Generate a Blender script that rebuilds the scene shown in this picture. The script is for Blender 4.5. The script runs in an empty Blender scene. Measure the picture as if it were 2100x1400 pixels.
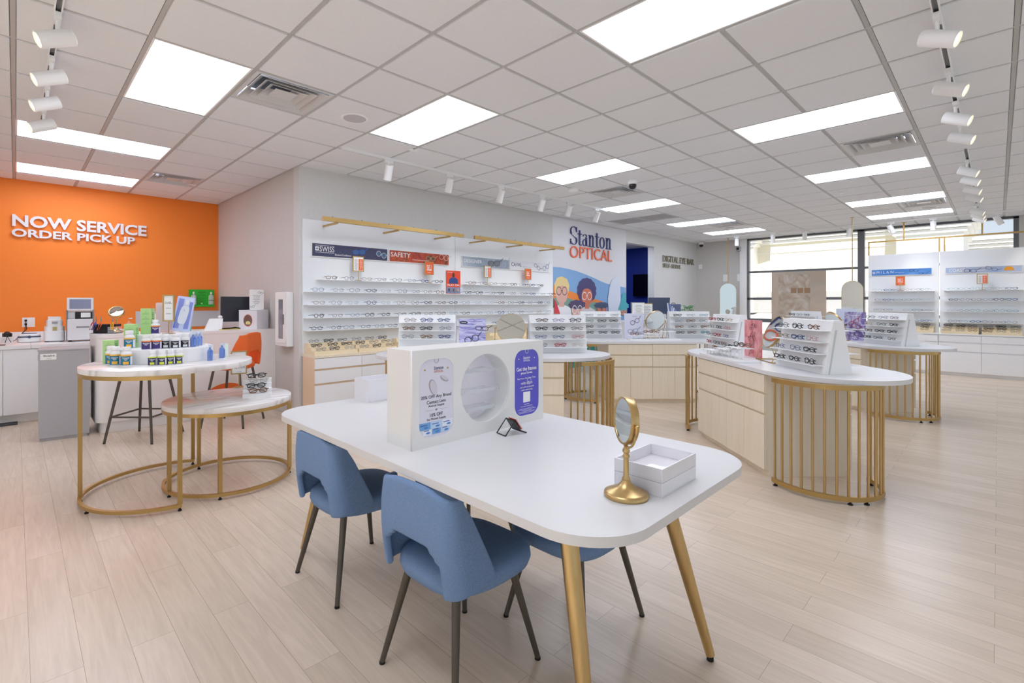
import bpy, bmesh, math, random
from mathutils import Vector, Matrix
random.seed(7)
SC = bpy.context.scene
COL = SC.collection
PI = math.pi
R_ = math.radians

# ---------------------------------------------------------------- camera
F_PX, TH, CX, CY, CH = 1006.9, 0.8061, 997.3, 620.4, 1.371
cd = bpy.data.cameras.new('camera'); cam = bpy.data.objects.new('camera', cd); COL.objects.link(cam)
cam.location = (0, 0, CH)
cam.rotation_euler = (PI/2, 0, TH-PI/2)
cd.sensor_fit = 'HORIZONTAL'; cd.sensor_width = 36.0
cd.lens = 36.0*F_PX/2100.0
cd.shift_x = (1050-CX)/2100.0
cd.shift_y = -(700-CY)/2100.0
cd.clip_start = 0.05; cd.clip_end = 300
SC.camera = cam
# ---------------------------------------------------------------- world, sun, exposure
w = bpy.data.worlds.new('sky'); SC.world = w; w.use_nodes = True
nt = w.node_tree; nt.nodes.clear()
wo = nt.nodes.new('ShaderNodeOutputWorld'); bg = nt.nodes.new('ShaderNodeBackground')
sk = nt.nodes.new('ShaderNodeTexSky'); sk.sky_type = 'HOSEK_WILKIE'; sk.turbidity = 3.0; sk.ground_albedo = 0.5
sk.sun_direction = (-0.5, 0.35, 0.8)
mx = nt.nodes.new('ShaderNodeMixRGB'); mx.inputs[0].default_value = 0.72; mx.inputs[2].default_value = (0.80, 0.89, 1.0, 1)
nt.links.new(sk.outputs[0], mx.inputs[1]); nt.links.new(mx.outputs[0], bg.inputs[0]); nt.links.new(bg.outputs[0], wo.inputs[0])
bg.inputs[1].default_value = 0.9
sd = bpy.data.lights.new('sun', 'SUN'); sun = bpy.data.objects.new('sun', sd); COL.objects.link(sun)
sd.energy = 7.5; sd.angle = R_(1.0); sd.color = (1.0, 0.97, 0.92)
sun.rotation_euler = Vector((0.68, 0.03, -0.72)).to_track_quat('-Z', 'Y').to_euler()
PANEL_STRENGTH = 7.0
SC.view_settings.view_transform = 'Standard'; SC.view_settings.look = 'None'
SC.view_settings.gamma = 1.0; SC.view_settings.use_curve_mapping = False
SC.view_settings.exposure = 0.42
SC.cycles.max_bounces = 10; SC.cycles.diffuse_bounces = 6; SC.cycles.glossy_bounces = 5; SC.cycles.transparent_max_bounces = 16
SC.cycles.caustics_reflective = False; SC.cycles.caustics_refractive = False
SC.cycles.sample_clamp_indirect = 6.0
SC.cycles.use_denoising = True

# ---------------------------------------------------------------- measuring helpers (survey of the room)
FX, FY = math.cos(TH), math.sin(TH); RX, RY = math.sin(TH), -math.cos(TH)
def E(d, s, z=0.0):                       # depth along the islands' axis, side (left positive) -> room coordinates
    return Vector((d*FX - s*RX, d*FY - s*RY, z))

# ---------------------------------------------------------------- materials
MATS = {}
def srgb(c):
    return tuple((x/12.92 if x <= 0.04045 else ((x+0.055)/1.055)**2.4) for x in c)
def hexc(h):
    return srgb(tuple(int(h[i:i+2], 16)/255 for i in (0, 2, 4)))
def mat(name, h, rough=0.5, metal=0.0, spec=0.5, alpha=1.0, emit=0.0, coat=0.0):
    if name in MATS: return MATS[name]
    m = bpy.data.materials.new(name); m.use_nodes = True
    b = m.node_tree.nodes['Principled BSDF']
    c = hexc(h) if isinstance(h, str) else h
    b.inputs['Base Color'].default_value = (*c, 1)
    b.inputs['Roughness'].default_value = rough; b.inputs['Metallic'].default_value = metal
    b.inputs['Specular IOR Level'].default_value = spec; b.inputs['Alpha'].default_value = alpha
    b.inputs['Coat Weight'].default_value = coat
    if emit: b.inputs['Emission Color'].default_value = (*c, 1); b.inputs['Emission Strength'].default_value = emit
    m.diffuse_color = (*c, 1)
    MATS[name] = m; return m
def nodes(m): return m.node_tree.nodes, m.node_tree.links, m.node_tree.nodes['Principled BSDF']
def noise_mat(name, h1, h2, scale=(1, 1, 1), nscale=5.0, rough=0.5, bump=0.0, detail=4, metal=0.0, lo=0.35, hi=0.65, rotz=0.0):
    if name in MATS: return MATS[name]
    m = mat(name, h1, rough, metal); N, L, b = nodes(m)
    tc = N.new('ShaderNodeTexCoord'); mp = N.new('ShaderNodeMapping'); mp.inputs['Scale'].default_value = scale
    mp.inputs['Rotation'].default_value = (0, 0, rotz)
    no = N.new('ShaderNodeTexNoise'); no.inputs['Scale'].default_value = nscale; no.inputs['Detail'].default_value = detail
    cr = N.new('ShaderNodeValToRGB')
    cr.color_ramp.elements[0].position = lo; cr.color_ramp.elements[0].color = (*hexc(h1), 1)
    cr.color_ramp.elements[1].position = hi; cr.color_ramp.elements[1].color = (*hexc(h2), 1)
    L.new(tc.outputs['Object'], mp.inputs[0]); L.new(mp.outputs[0], no.inputs[0]); L.new(no.outputs[0], cr.inputs[0]); L.new(cr.outputs[0], b.inputs['Base Color'])
    if bump:
        bu = N.new('ShaderNodeBump'); bu.inputs['Strength'].default_value = bump; bu.inputs['Distance'].default_value = 0.002
        L.new(no.outputs[0], bu.inputs['Height']); L.new(bu.outputs[0], b.inputs['Normal'])
    return m

M_white = mat('white laminate', 'E4E3E0', 0.35)
M_whitecab = mat('white cabinet', 'F0F1F3', 0.45)
M_disp = mat('white lacquer', 'F1F2F2', 0.4)
M_acryl = mat('white acrylic', 'ECEBEF', 0.15)
M_wallw = noise_mat('white paint', 'D8D8D7', 'D5D5D3', nscale=30, rough=0.7)
M_wallg = noise_mat('grey paint', 'CFCCC8', 'CBC8C4', nscale=30, rough=0.7)
M_orange = noise_mat('orange paint', 'FA8A2E', 'F9872A', nscale=40, rough=0.6)
M_panelw = mat('wall panel white', 'EDF0F3', 0.4)
M_tile = noise_mat('ceiling tile', 'E7E9EC', 'E5E7EA', nscale=60, rough=0.9)
M_tee = mat('ceiling grid', 'B9B9B8', 0.5)
M_gold = noise_mat('brushed brass', 'C6A873', 'D0B37E', scale=(1, 1, 0.05), nscale=60, rough=0.34, metal=1.0)
M_goldp = mat('brass paint', 'C2A267', 0.36, 0.85)
M_bronze = mat('dark bronze metal', '5E5850', 0.42, 0.6)
M_black = mat('black plastic', '161618', 0.4)
M_rubber = mat('black rubber', '0C0C0D', 0.6)
M_silver = noise_mat('grey laminate', 'ABABAE', 'B3B3B6', nscale=200, rough=0.4)
M_mirror = mat('mirror glass', 'DDE3E0', 0.02, 1.0)
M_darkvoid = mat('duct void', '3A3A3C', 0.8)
M_vent = mat('vent metal', 'CFCFCF', 0.4)
M_toe = mat('toe kick black', '0E0E0E', 0.7)
M_frame = mat('dark window frame', '6A6D72', 0.4, 0.2)
M_card = mat('card white', 'F2F2F0', 0.5)
M_orangeprint = mat('orange print', 'EE6A34', 0.5)
M_stucco_w = mat('exterior white', 'F0EEEA', 0.8)
M_stucco_c = mat('exterior cream', 'EDE6CE', 0.8)
M_cmu = mat('exterior block', '9A9A9A', 0.9)
M_panel_emit = mat('light diffuser', 'E8EFFF', 0.4, emit=PANEL_STRENGTH)
M_lens_warm = mat('warm lamp lens', 'FFE9C0', 0.4, emit=1.6)
M_lenses = mat('clear lens', 'DDE6EA', 0.05, alpha=0.12)
M_plastic = mat('clear plastic', 'E6EEF4', 0.08, alpha=0.16)

def wood(name, h1, h2, sc=(14, 14, 0.8)):
    m = noise_mat(name, h1, h2, scale=sc, nscale=3.0, rough=0.45, detail=6, lo=0.3, hi=0.7)
    return m
M_wood = wood('pale ash veneer', 'EBDDC4', 'F0E5D0')
M_woodside = wood('warm ash veneer', 'E8CBAA', 'ECD3B6')
M_woodtray = wood('pale ash tray', 'E8D7B4', 'EFE0C2', sc=(0.8, 14, 14))

def fabric(name, h1, h2):
    m = mat(name, h1, 0.85); N, L, b = nodes(m)
    tc = N.new('ShaderNodeTexCoord')
    w1 = N.new('ShaderNodeTexNoise'); w2 = N.new('ShaderNodeTexNoise')
    m1 = N.new('ShaderNodeMapping'); m2 = N.new('ShaderNodeMapping')
    m1.inputs['Scale'].default_value = (500, 2600, 500); m2.inputs['Scale'].default_value = (2600, 500, 2600)
    for a, c in ((m1, w1), (m2, w2)):
        L.new(tc.outputs['Object'], a.inputs[0]); L.new(a.outputs[0], c.inputs[0]); c.inputs['Scale'].default_value = 1.0
    mi = N.new('ShaderNodeMath'); mi.operation = 'ADD'; L.new(w1.outputs[0], mi.inputs[0]); L.new(w2.outputs[0], mi.inputs[1])
    cr = N.new('ShaderNodeValToRGB'); cr.color_ramp.elements[0].position = 0.7; cr.color_ramp.elements[1].position = 1.3 if False else 1.0
    cr.color_ramp.elements[0].color = (*hexc(h1), 1); cr.color_ramp.elements[1].color = (*hexc(h2), 1)
    mm = N.new('ShaderNodeMath'); mm.operation = 'MULTIPLY'; mm.inputs[1].default_value = 0.85
    L.new(mi.outputs[0], mm.inputs[0]); L.new(mm.outputs[0], cr.inputs[0]); L.new(cr.outputs[0], b.inputs['Base Color'])
    bu = N.new('ShaderNodeBump'); bu.inputs['Strength'].default_value = 0.25; bu.inputs['Distance'].default_value = 0.001
    L.new(mi.outputs[0], bu.inputs['Height']); L.new(bu.outputs[0], b.inputs['Normal'])
    return m
M_blue = fabric('blue woven fabric', '5578A6', '8AA4C8')
M_orangefab = fabric('orange fabric', 'D9571C', 'EE7436')

def floor_mat():
    m = mat('pale plank floor', 'CDBBAC', 0.27); N, L, b = nodes(m)
    tc = N.new('ShaderNodeTexCoord'); mp = N.new('ShaderNodeMapping')
    # planks run along Y: brick X <- room Y, brick Y <- room X
    sep = N.new('ShaderNodeSeparateXYZ'); com = N.new('ShaderNodeCombineXYZ')
    L.new(tc.outputs['Object'], sep.inputs[0])
    ax = N.new('ShaderNodeMath'); ax.operation = 'SUBTRACT'; ax.inputs[1].default_value = 0.010-1.188*10
    ay = N.new('ShaderNodeMath'); ay.operation = 'SUBTRACT'; ay.inputs[1].default_value = 0.040-0.1471*101
    L.new(sep.outputs[1], ax.inputs[0]); L.new(sep.outputs[0], ay.inputs[0]); L.new(ax.outputs[0], com.inputs[0]); L.new(ay.outputs[0], com.inputs[1])
    br = N.new('ShaderNodeTexBrick'); br.offset = 0.5; br.inputs['Scale'].default_value = 1.0
    br.inputs['Brick Width'].default_value = 1.188; br.inputs['Row Height'].default_value = 0.1471
    br.inputs['Mortar Size'].default_value = 0.0009; br.inputs['Mortar Smooth'].default_value = 0.3; br.inputs['Bias'].default_value = 0.0
    br.inputs['Color1'].default_value = (*hexc('E0CFBC'), 1); br.inputs['Color2'].default_value = (*hexc('D6C5B1'), 1); br.inputs['Mortar'].default_value = (*hexc('A69684'), 1)
    L.new(com.outputs[0], br.inputs[0])
    gm = N.new('ShaderNodeMapping'); gm.inputs['Scale'].default_value = (16, 1.1, 1); L.new(tc.outputs['Object'], gm.inputs[0])
    addv = N.new('ShaderNodeVectorMath'); addv.operation = 'ADD'; L.new(gm.outputs[0], addv.inputs[0])
    sc = N.new('ShaderNodeVectorMath'); sc.operation = 'SCALE'; sc.inputs['Scale'].default_value = 25.0
    L.new(br.outputs[0], sc.inputs[0]); L.new(sc.outputs[0], addv.inputs[1])
    n1 = N.new('ShaderNodeTexNoise'); n1.inputs['Scale'].default_value = 2.2; n1.inputs['Detail'].default_value = 8; n1.inputs['Distortion'].default_value = 1.2
    L.new(addv.outputs[0], n1.inputs[0])
    cr = N.new('ShaderNodeValToRGB'); cr.color_ramp.elements[0].position = 0.32; cr.color_ramp.elements[0].color = (0.88, 0.86, 0.84, 1)
    cr.color_ramp.elements[1].position = 0.68; cr.color_ramp.elements[1].color = (1.05, 1.05, 1.05, 1)
    L.new(n1.outputs[0], cr.inputs[0])
    mu = N.new('ShaderNodeMixRGB'); mu.blend_type = 'MULTIPLY'; mu.inputs[0].default_value = 0.75
    L.new(br.outputs[0], mu.inputs[1]); L.new(cr.outputs[0], mu.inputs[2]); L.new(mu.outputs[0], b.inputs['Base Color'])
    bu = N.new('ShaderNodeBump'); bu.inputs['Strength'].default_value = 0.15; bu.inputs['Distance'].default_value = 0.001
    L.new(n1.outputs[0], bu.inputs['Height']); L.new(bu.outputs[0], b.inputs['Normal'])
    return m
M_floor = floor_mat()
def marble():
    m = mat('white marble', 'EFECEA', 0.2); N, L, b = nodes(m)
    tc = N.new('ShaderNodeTexCoord'); no = N.new('ShaderNodeTexNoise'); no.inputs['Scale'].default_value = 1.1; no.inputs['Detail'].default_value = 4; no.inputs['Distortion'].default_value = 1.0
    mp = N.new('ShaderNodeMapping'); mp.inputs['Rotation'].default_value = (0, 0, 0.5); mp.inputs['Scale'].default_value = (1, 3.2, 1)
    L.new(tc.outputs['Object'], mp.inputs[0]); L.new(mp.outputs[0], no.inputs[0])
    cr = N.new('ShaderNodeValToRGB'); e = cr.color_ramp.elements
    e[0].position = 0.44; e[0].color = (*hexc('EEEBE9'), 1); e[1].position = 0.56; e[1].color = (*hexc('EEEBE9'), 1)
    k = e.new(0.50); k.color = (*hexc('CFCAC6'), 1); k2 = e.new(0.475); k2.color = (*hexc('E6E2DF'), 1)
    L.new(no.outputs[0], cr.inputs[0]); L.new(cr.outputs[0], b.inputs['Base Color'])
    return m
M_marble = marble()
def swirl_mat(name, cols, scale=3.0, dist=4.0, axis=(1, 1, 1)):
    m = mat(name, cols[0], 0.45); N, L, b = nodes(m)
    tc = N.new('ShaderNodeTexCoord'); mp = N.new('ShaderNodeMapping'); mp.inputs['Scale'].default_value = axis
    wv = N.new('ShaderNodeTexNoise'); wv.inputs['Scale'].default_value = scale; wv.inputs['Distortion'].default_value = dist; wv.inputs['Detail'].default_value = 3
    cr = N.new('ShaderNodeValToRGB'); e = cr.color_ramp.elements
    n = len(cols); e[0].position = 0.3; e[0].color = (*hexc(cols[0]), 1); e[1].position = 0.7; e[1].color = (*hexc(cols[-1]), 1)
    for i in range(1, n-1):
        k = e.new(0.3+0.4*i/(n-1)); k.color = (*hexc(cols[i]), 1)
    L.new(tc.outputs['Object'], mp.inputs[0]); L.new(mp.outputs[0], wv.inputs[0]); L.new(wv.outputs[0], cr.inputs[0]); L.new(cr.outputs[0], b.inputs['Base Color'])
    return m

# ---------------------------------------------------------------- mesh helpers
class MB:
    def __init__(s): s.v = []; s.f = []
    def add(s, vs, fs):
        o = len(s.v); s.v += [tuple(v) for v in vs]; s.f += [tuple(i+o for i in f) for f in fs]; return s
    def box(s, x0, x1, y0, y1, z0, z1):
        if x0 > x1: x0, x1 = x1, x0
        if y0 > y1: y0, y1 = y1, y0
        if z0 > z1: z0, z1 = z1, z0
        return s.add([(x0, y0, z0), (x1, y0, z0), (x1, y1, z0), (x0, y1, z0), (x0, y0, z1), (x1, y0, z1), (x1, y1, z1), (x0, y1, z1)],
                     [(0, 3, 2, 1), (4, 5, 6, 7), (0, 1, 5, 4), (1, 2, 6, 5), (2, 3, 7, 6), (3, 0, 4, 7)])
    def tube(s, pts, r, n=8, closed=False, cap=True):
        pts = [Vector(p) for p in pts]; k = len(pts); rr = r if isinstance(r, (list, tuple)) else [r]*k
        rings = []; up = Vector((0, 0, 1))
        for i, p in enumerate(pts):
            if closed: t = pts[(i+1) % k]-pts[i-1]
            else: t = pts[min(i+1, k-1)]-pts[max(i-1, 0)]
            t.normalize()
            a = up.cross(t) if abs(t.dot(up)) < 0.95 else Vector((1, 0, 0)).cross(t)
            a.normalize(); b = t.cross(a)
            rings.append([p+(a*math.cos(2*PI*j/n)+b*math.sin(2*PI*j/n))*rr[i] for j in range(n)])
        vs = [v for rg in rings for v in rg]; fs = []
        for i in range(k if closed else k-1):
            i2 = (i+1) % k
            for j in range(n): fs.append((i*n+j, i*n+(j+1) % n, i2*n+(j+1) % n, i2*n+j))
        if cap and not closed:
            fs.append(tuple(range(n-1, -1, -1))); fs.append(tuple((k-1)*n+j for j in range(n)))
        return s.add(vs, fs)
    def lathe(s, prof, n=32, c=(0, 0, 0), sx=1, sy=1, cap=True):
        vs = []; fs = []; k = len(prof)
        for r, z in prof:
            for j in range(n): vs.append((c[0]+r*sx*math.cos(2*PI*j/n), c[1]+r*sy*math.sin(2*PI*j/n), c[2]+z))
        for i in range(k-1):
            for j in range(n): fs.append((i*n+j, i*n+(j+1) % n, (i+1)*n+(j+1) % n, (i+1)*n+j))
        if cap: fs.append(tuple(range(n-1, -1, -1))); fs.append(tuple((k-1)*n+j for j in range(n)))
        return s.add(vs, fs)
    def prism(s, out, z0, z1):
        n = len(out)
        return s.add([(x, y, z0) for x, y in out]+[(x, y, z1) for x, y in out],
                     [tuple(range(n-1, -1, -1)), tuple(range(n, 2*n))]+[(i, (i+1) % n, n+(i+1) % n, n+i) for i in range(n)])
    def band(s, pts, hw, z0, z1, closed=False):           # a flat bar of half-width hw following a plan path
        k = len(pts); P = [Vector((p[0], p[1])) for p in pts]; vs = []; fs = []
        for i, p in enumerate(P):
            t = (P[(i+1) % k]-P[i-1]) if closed else (P[min(i+1, k-1)]-P[max(i-1, 0)])
            t.normalize(); nrm = Vector((-t.y, t.x))
            a = p+nrm*hw; b = p-nrm*hw
            vs += [(a.x, a.y, z0), (b.x, b.y, z0), (b.x, b.y, z1), (a.x, a.y, z1)]
        for i in range(k if closed else k-1):
            j = (i+1) % k
            for q in range(4): fs.append((i*4+q, i*4+(q+1) % 4, j*4+(q+1) % 4, j*4+q))
        if not closed: fs += [(3, 2, 1, 0), ((k-1)*4, (k-1)*4+1, (k-1)*4+2, (k-1)*4+3)]
        return s.add(vs, fs)
    def xf(s, M):
        s.v = [tuple(M @ Vector(v)) for v in s.v]; return s
    def mesh(s, name):
        me = bpy.data.meshes.new(name); me.from_pydata(s.v, [], s.f)
        bm = bmesh.new(); bm.from_mesh(me); bmesh.ops.recalc_face_normals(bm, faces=bm.faces); bm.to_mesh(me); bm.free()
        return me
    def build(s, name, m, parent=None, smooth=False, bevel=0, loc=None, rotz=None, sub=0, angle=40):
        me = s.mesh(name); return mobj(name, me, m, parent, smooth, bevel, loc, rotz, sub, angle)
def mobj(name, me, m, parent=None, smooth=False, bevel=0, loc=None, rotz=None, sub=0, angle=40):
    o = bpy.data.objects.new(name, me); COL.objects.link(o)
    if m is not None:
        if not me.materials: me.materials.append(m)
        elif me.materials[0] != m:
            o.material_slots[0].link = 'OBJECT'; o.material_slots[0].material = m
    if parent: o.parent = parent
    if loc is not None: o.location = loc
    if rotz is not None: o.rotation_euler = (0, 0, rotz)
    if bevel:
        b = o.modifiers.new('bevel', 'BEVEL'); b.width = bevel; b.segments = 2; b.limit_method = 'ANGLE'; b.angle_limit = R_(40)
    if sub:
        b = o.modifiers.new('sub', 'SUBSURF'); b.levels = sub; b.render_levels = sub
    if smooth:
        for p in me.polygons: p.use_smooth = True
        if not sub and angle < 180:
            try: me.set_sharp_from_angle(angle=R_(angle))
            except Exception: pass
    return o
def thing(name, label, cat, loc=(0, 0, 0), rotz=0, group=None):
    o = bpy.data.objects.new(name, None); COL.objects.link(o); o.empty_display_size = 0.1
    o.location = loc; o.rotation_euler = (0, 0, rotz); return tag(o, label, cat, group)
def tag(o, label, cat, group=None):
    o['label'] = label; o['category'] = cat
    if group: o['group'] = group
    return o
def struct(o): o['kind'] = 'structure'; return o
def children(o): return [c for c in bpy.data.objects if c.parent == o]
def clone(root, parent=None, kids=None):
    c = root.copy(); COL.objects.link(c); c.parent = parent
    for k in (kids[root] if kids else children(root)): clone(k, c, kids)
    return c
def kidmap(root):
    m = {}
    def rec(o):
        m[o] = children(o)
        for k in m[o]: rec(k)
    rec(root); return m
def relabel(o, label, group=None):
    o['label'] = label
    if group: o['group'] = group
    return o

def sup(a, b, n=3.0, k=40):
    out = []
    for i in range(k):
        t = 2*PI*i/k; c, s = math.cos(t), math.sin(t)
        out.append((a*math.copysign(abs(c)**(2/n), c), b*math.copysign(abs(s)**(2/n), s)))
    return out
def rrect(x0, x1, y0, y1, r, k=8):
    out = []
    for cx, cy, a0 in ((x1-r, y1-r, 0), (x0+r, y1-r, PI/2), (x0+r, y0+r, PI), (x1-r, y0+r, 3*PI/2)):
        for i in range(k+1):
            a = a0+PI/2*i/k; out.append((cx+r*math.cos(a), cy+r*math.sin(a)))
    return out
def circ(cx, cy, r, k=32, ry=None):
    ry = ry or r
    return [(cx+r*math.cos(2*PI*i/k), cy+ry*math.sin(2*PI*i/k)) for i in range(k)]
def blob(cx, cy, rx, ry, bumps=9, amp=0.08, k=54):
    return [(cx+rx*(1+amp*abs(math.sin(bumps*PI*i/k)))*math.cos(2*PI*i/k), cy+ry*(1+amp*abs(math.sin(bumps*PI*i/k)))*math.sin(2*PI*i/k)) for i in range(k)]

def plate_mesh(name, outs, t):             # 2-D outlines (holes allowed) -> plate of thickness t in the XY plane
    cu = bpy.data.curves.new('c', 'CURVE'); cu.dimensions = '2D'; cu.fill_mode = 'BOTH'; cu.extrude = t/2
    for out in outs:
        sp = cu.splines.new('POLY'); sp.points.add(len(out)-1)
        for p, q in zip(sp.points, out): p.co = (q[0], q[1], 0, 1)
        sp.use_cyclic_u = True
    o = bpy.data.objects.new('c', cu); me = bpy.data.meshes.new_from_object(o)
    bpy.data.objects.remove(o); bpy.data.curves.remove(cu); me.name = name; me.materials.clear()
    return me
def text_mesh(txt, width=None, height=None, t=0.002, bold=0.0, align='CENTER', spacing=1.0, line=1.0):
    cu = bpy.data.curves.new('t', 'FONT'); cu.body = txt; cu.size = 1.0; cu.extrude = 0.05; cu.offset = bold; cu.align_x = align
    cu.space_character = spacing; cu.space_line = line; cu.resolution_u = 3
    o = bpy.data.objects.new('t', cu); me = bpy.data.meshes.new_from_object(o)
    bpy.data.objects.remove(o); bpy.data.curves.remove(cu); me.materials.clear()
    xs = [v.co.x for v in me.vertices]; ys = [v.co.y for v in me.vertices]
    x0, x1, y0, y1 = min(xs), max(xs), min(ys), max(ys)
    sx = width/(x1-x0) if width else None; sy = height/(y1-y0) if height else None
    sx = sx or sy; sy = sy or sx
    for v in me.vertices:
        v.co = ((v.co.x-(x0+x1)/2)*sx, (v.co.y-(y0+y1)/2)*sy, v.co.z*t/0.1)
    return me
# face frames: map local (a right, b up, c out) onto the room
def faceM(origin, right, out):
    r = Vector(right).normalized(); n = Vector(out).normalized(); u = Vector((0, 0, 1))
    if abs(n.z) > 0.2: u = n.cross(r)
    return Matrix((( r.x, u.x, n.x, origin[0]), (r.y, u.y, n.y, origin[1]), (r.z, u.z, n.z, origin[2]), (0, 0, 0, 1)))
def on(me, M):
    me.transform(M); return me
class Face:                                # a flat surface to put print and lettering on
    def __init__(s, origin, right, out): s.o = Vector(origin); s.r = Vector(right).normalized(); s.n = Vector(out).normalized(); s.k = 0
    def M(s, a, b, c, rot=0):
        m = faceM(s.o, s.r, s.n) @ Matrix.Translation((a, b, c))
        return m @ Matrix.Rotation(rot, 4, 'Z') if rot else m
    def plate(s, name, outs, c, t, m, parent=None, a=0, b=0, rot=0):
        if not isinstance(outs[0], list): outs = [outs]
        return mobj(name, on(plate_mesh(name, outs, t), s.M(a, b, c, rot)), m, parent)
    def text(s, txt, a, b, width=None, height=None, c=0.0016, t=0.001, m=None, parent=None, bold=0.0, name='lettering', rot=0, **k):
        return mobj(name, on(text_mesh(txt, width, height, t, bold, **k), s.M(a, b, c, rot)), m, parent)
def rect(a0, a1, b0, b1): return [(a0, b0), (a1, b0), (a1, b1), (a0, b1)]
M_ink = mat('dark ink', '2B2B33', 0.5)
M_inkg = mat('grey ink', '8C8C92', 0.5)
M_navyink = mat('navy ink', '3F4676', 0.5)
M_whiteink = mat('white ink', 'F4F4F4', 0.5)

# ================================================================ ROOM
H = 3.0
XB, YB = -3.2, -3.4          # walls behind the camera
XW = 13.5                    # storefront window wall
YL = 5.74                    # long display wall
YO = 8.95                    # orange wall
XS = 2.43                    # grey side wall
struct(MB().box(XB-.2, XW+.2, YB-.2, YO+.2, -0.1, 0).build('floor', M_floor))
# ceiling: tegular tiles in a 0.61 m grid, cells taken by fixtures stay open
GX, GY, G = 1.820, 2.973, 0.61
lights = [(1, 0, 1, 2), (-2, 1, 1, 2), (-3, 5, 2, 1), (-3, 8, 2, 1), (1, -4, 1, 2), (5, -4, 1, 2), (9, -4, 1, 2), (13, -4, 1, 2), (16, -4, 1, 2),
          (5, 0, 1, 2), (9, 1, 1, 2), (13, 1, 1, 2), (16, 1, 1, 2), (-3, -4, 1, 2), (-6, 1, 1, 2)]
vents = [(-1, 1), (-1, 7), (7, -4), (7, 1), (14, 1), (14, -4)]
grilles = [(11, 3), (11, 2)]
used = set()
for i, j, a, b in lights:
    for p in range(a):
        for q in range(b): used.add((i+p, j+q))
used |= set(vents) | set(grilles)
ce = MB(); te = MB()
for i in range(-9, 20):
    for j in range(-11, 10):
        if (i, j) in used: continue
        x0, y0 = GX+i*G, GY+j*G; x1, y1 = x0+G, y0+G
        if x0 >= XS and y0 >= YL: continue
        x0, x1 = max(x0, XB), min(x1, XW); y0, y1 = max(y0, YB), min(y1, YO)
        if x0 < XS < x1 and y0 > YL: x1 = XS
        if y0 < YL < y1 and x0 > XS: y1 = YL
        if x1-x0 < .03 or y1-y0 < .03: continue
        e = 0.017; g = 0.012
        ce.add([(x0+g, y0+g, H+.012), (x1-g, y0+g, H+.012), (x1-g, y1-g, H+.012), (x0+g, y1-g, H+.012),
                (x0+e, y0+e, H-.006), (x1-e, y0+e, H-.006), (x1-e, y1-e, H-.006), (x0+e, y1-e, H-.006)],
               [(4, 5, 6, 7), (0, 1, 5, 4), (1, 2, 6, 5), (2, 3, 7, 6), (3, 0, 4, 7)])
ce.box(XB-.2, XW+.2, YB-.2, YO+.2, H+.25, H+.3)
struct(ce.build('ceiling', M_tile))
for i in range(-9, 21):
    x = GX+i*G
    if XB < x < XW:
        ye = YO if x < XS else YL
        segs = []; y = YB; 
        blocked = sorted([(GY+j*G, GY+(j+b)*G) for (ii, j, a, b) in lights if ii < i < ii+a])
        for b0, b1 in blocked:
            if b0 > y: segs.append((y, b0)); y = b1
        segs.append((y, ye))
        for a, b in segs: te.box(x-.012, x+.012, a, b, H, H+.012)
for j in range(-11, 11):
    y = GY+j*G
    if YB < y < YO:
        xe = XW if y < YL else XS
        segs = []; x = XB
        blocked = sorted([(GX+i*G, GX+(i+a)*G) for (i, jj, a, b) in lights if jj < j < jj+b])
        for b0, b1 in blocked:
            if b0 > x: segs.append((x, b0)); x = b1
        segs.append((x, xe))
        for a, b in segs: te.box(a, b, y-.012, y+.012, H+.0005, H+.0122)
struct(te.build('trim_1', M_tee))
# walls
struct(MB().box(XB-.1, XS, YO, YO+.15, 0, H+.25).build('wall_orange', M_orange))
struct(MB().box(XS, XS+.15, YL+.16, YO+.1, 0, H+.25).build('wall_side', M_wallg))
D0, D1, DZ = 9.83, 11.11, 2.72
wl = MB(); wl.box(XS, D0, YL, YL+.16, 0, H+.25).box(D1, XW, YL, YL+.16, 0, H+.25).box(D0, D1, YL, YL+.16, DZ, H+.25)
struct(wl.build('wall_long', M_wallw))
struct(MB().box(XW, XW+.2, 4.47, YL+.2, 0, H+.25).box(XW, XW+.2, YB, -.27, 0, H+.25).build('wall_front', M_wallg))
struct(MB().box(XB-.15, XB, YB-.1, YO+.1, 2.75, H+.25).box(XB-.15, XB, YB-.1, YB+.8, 0, 2.75).box(XB-.15, XB, 3.2, YO+.1, 0, 2.75).box(XB-.15, XB, YB, 3.2, 0, .5).build('wall_back', M_wallw))
wr = MB().box(XB-.1, XW+.1, YB-.15, YB, 2.8, H+.25).box(XB-.1, XW+.1, YB-.15, YB, 0, .35)
for x in (XB, -.2, 2.8, 5.8, 8.8, 11.8, XW-.3): wr.box(x-.1, x+.4, YB-.15, YB, .35, 2.8)
struct(wr.build('wall_right', M_wallw))
# baseboards
struct(MB().box(XS-.012, XS, YL-.001, 6.44, 0, .1).build('baseboard_side', M_wallg))
struct(MB().box(7.2, D0, YL-.012, YL, 0, .1).box(D1, XW, YL-.012, YL, 0, .1).build('baseboard_long', M_wallg))
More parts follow.
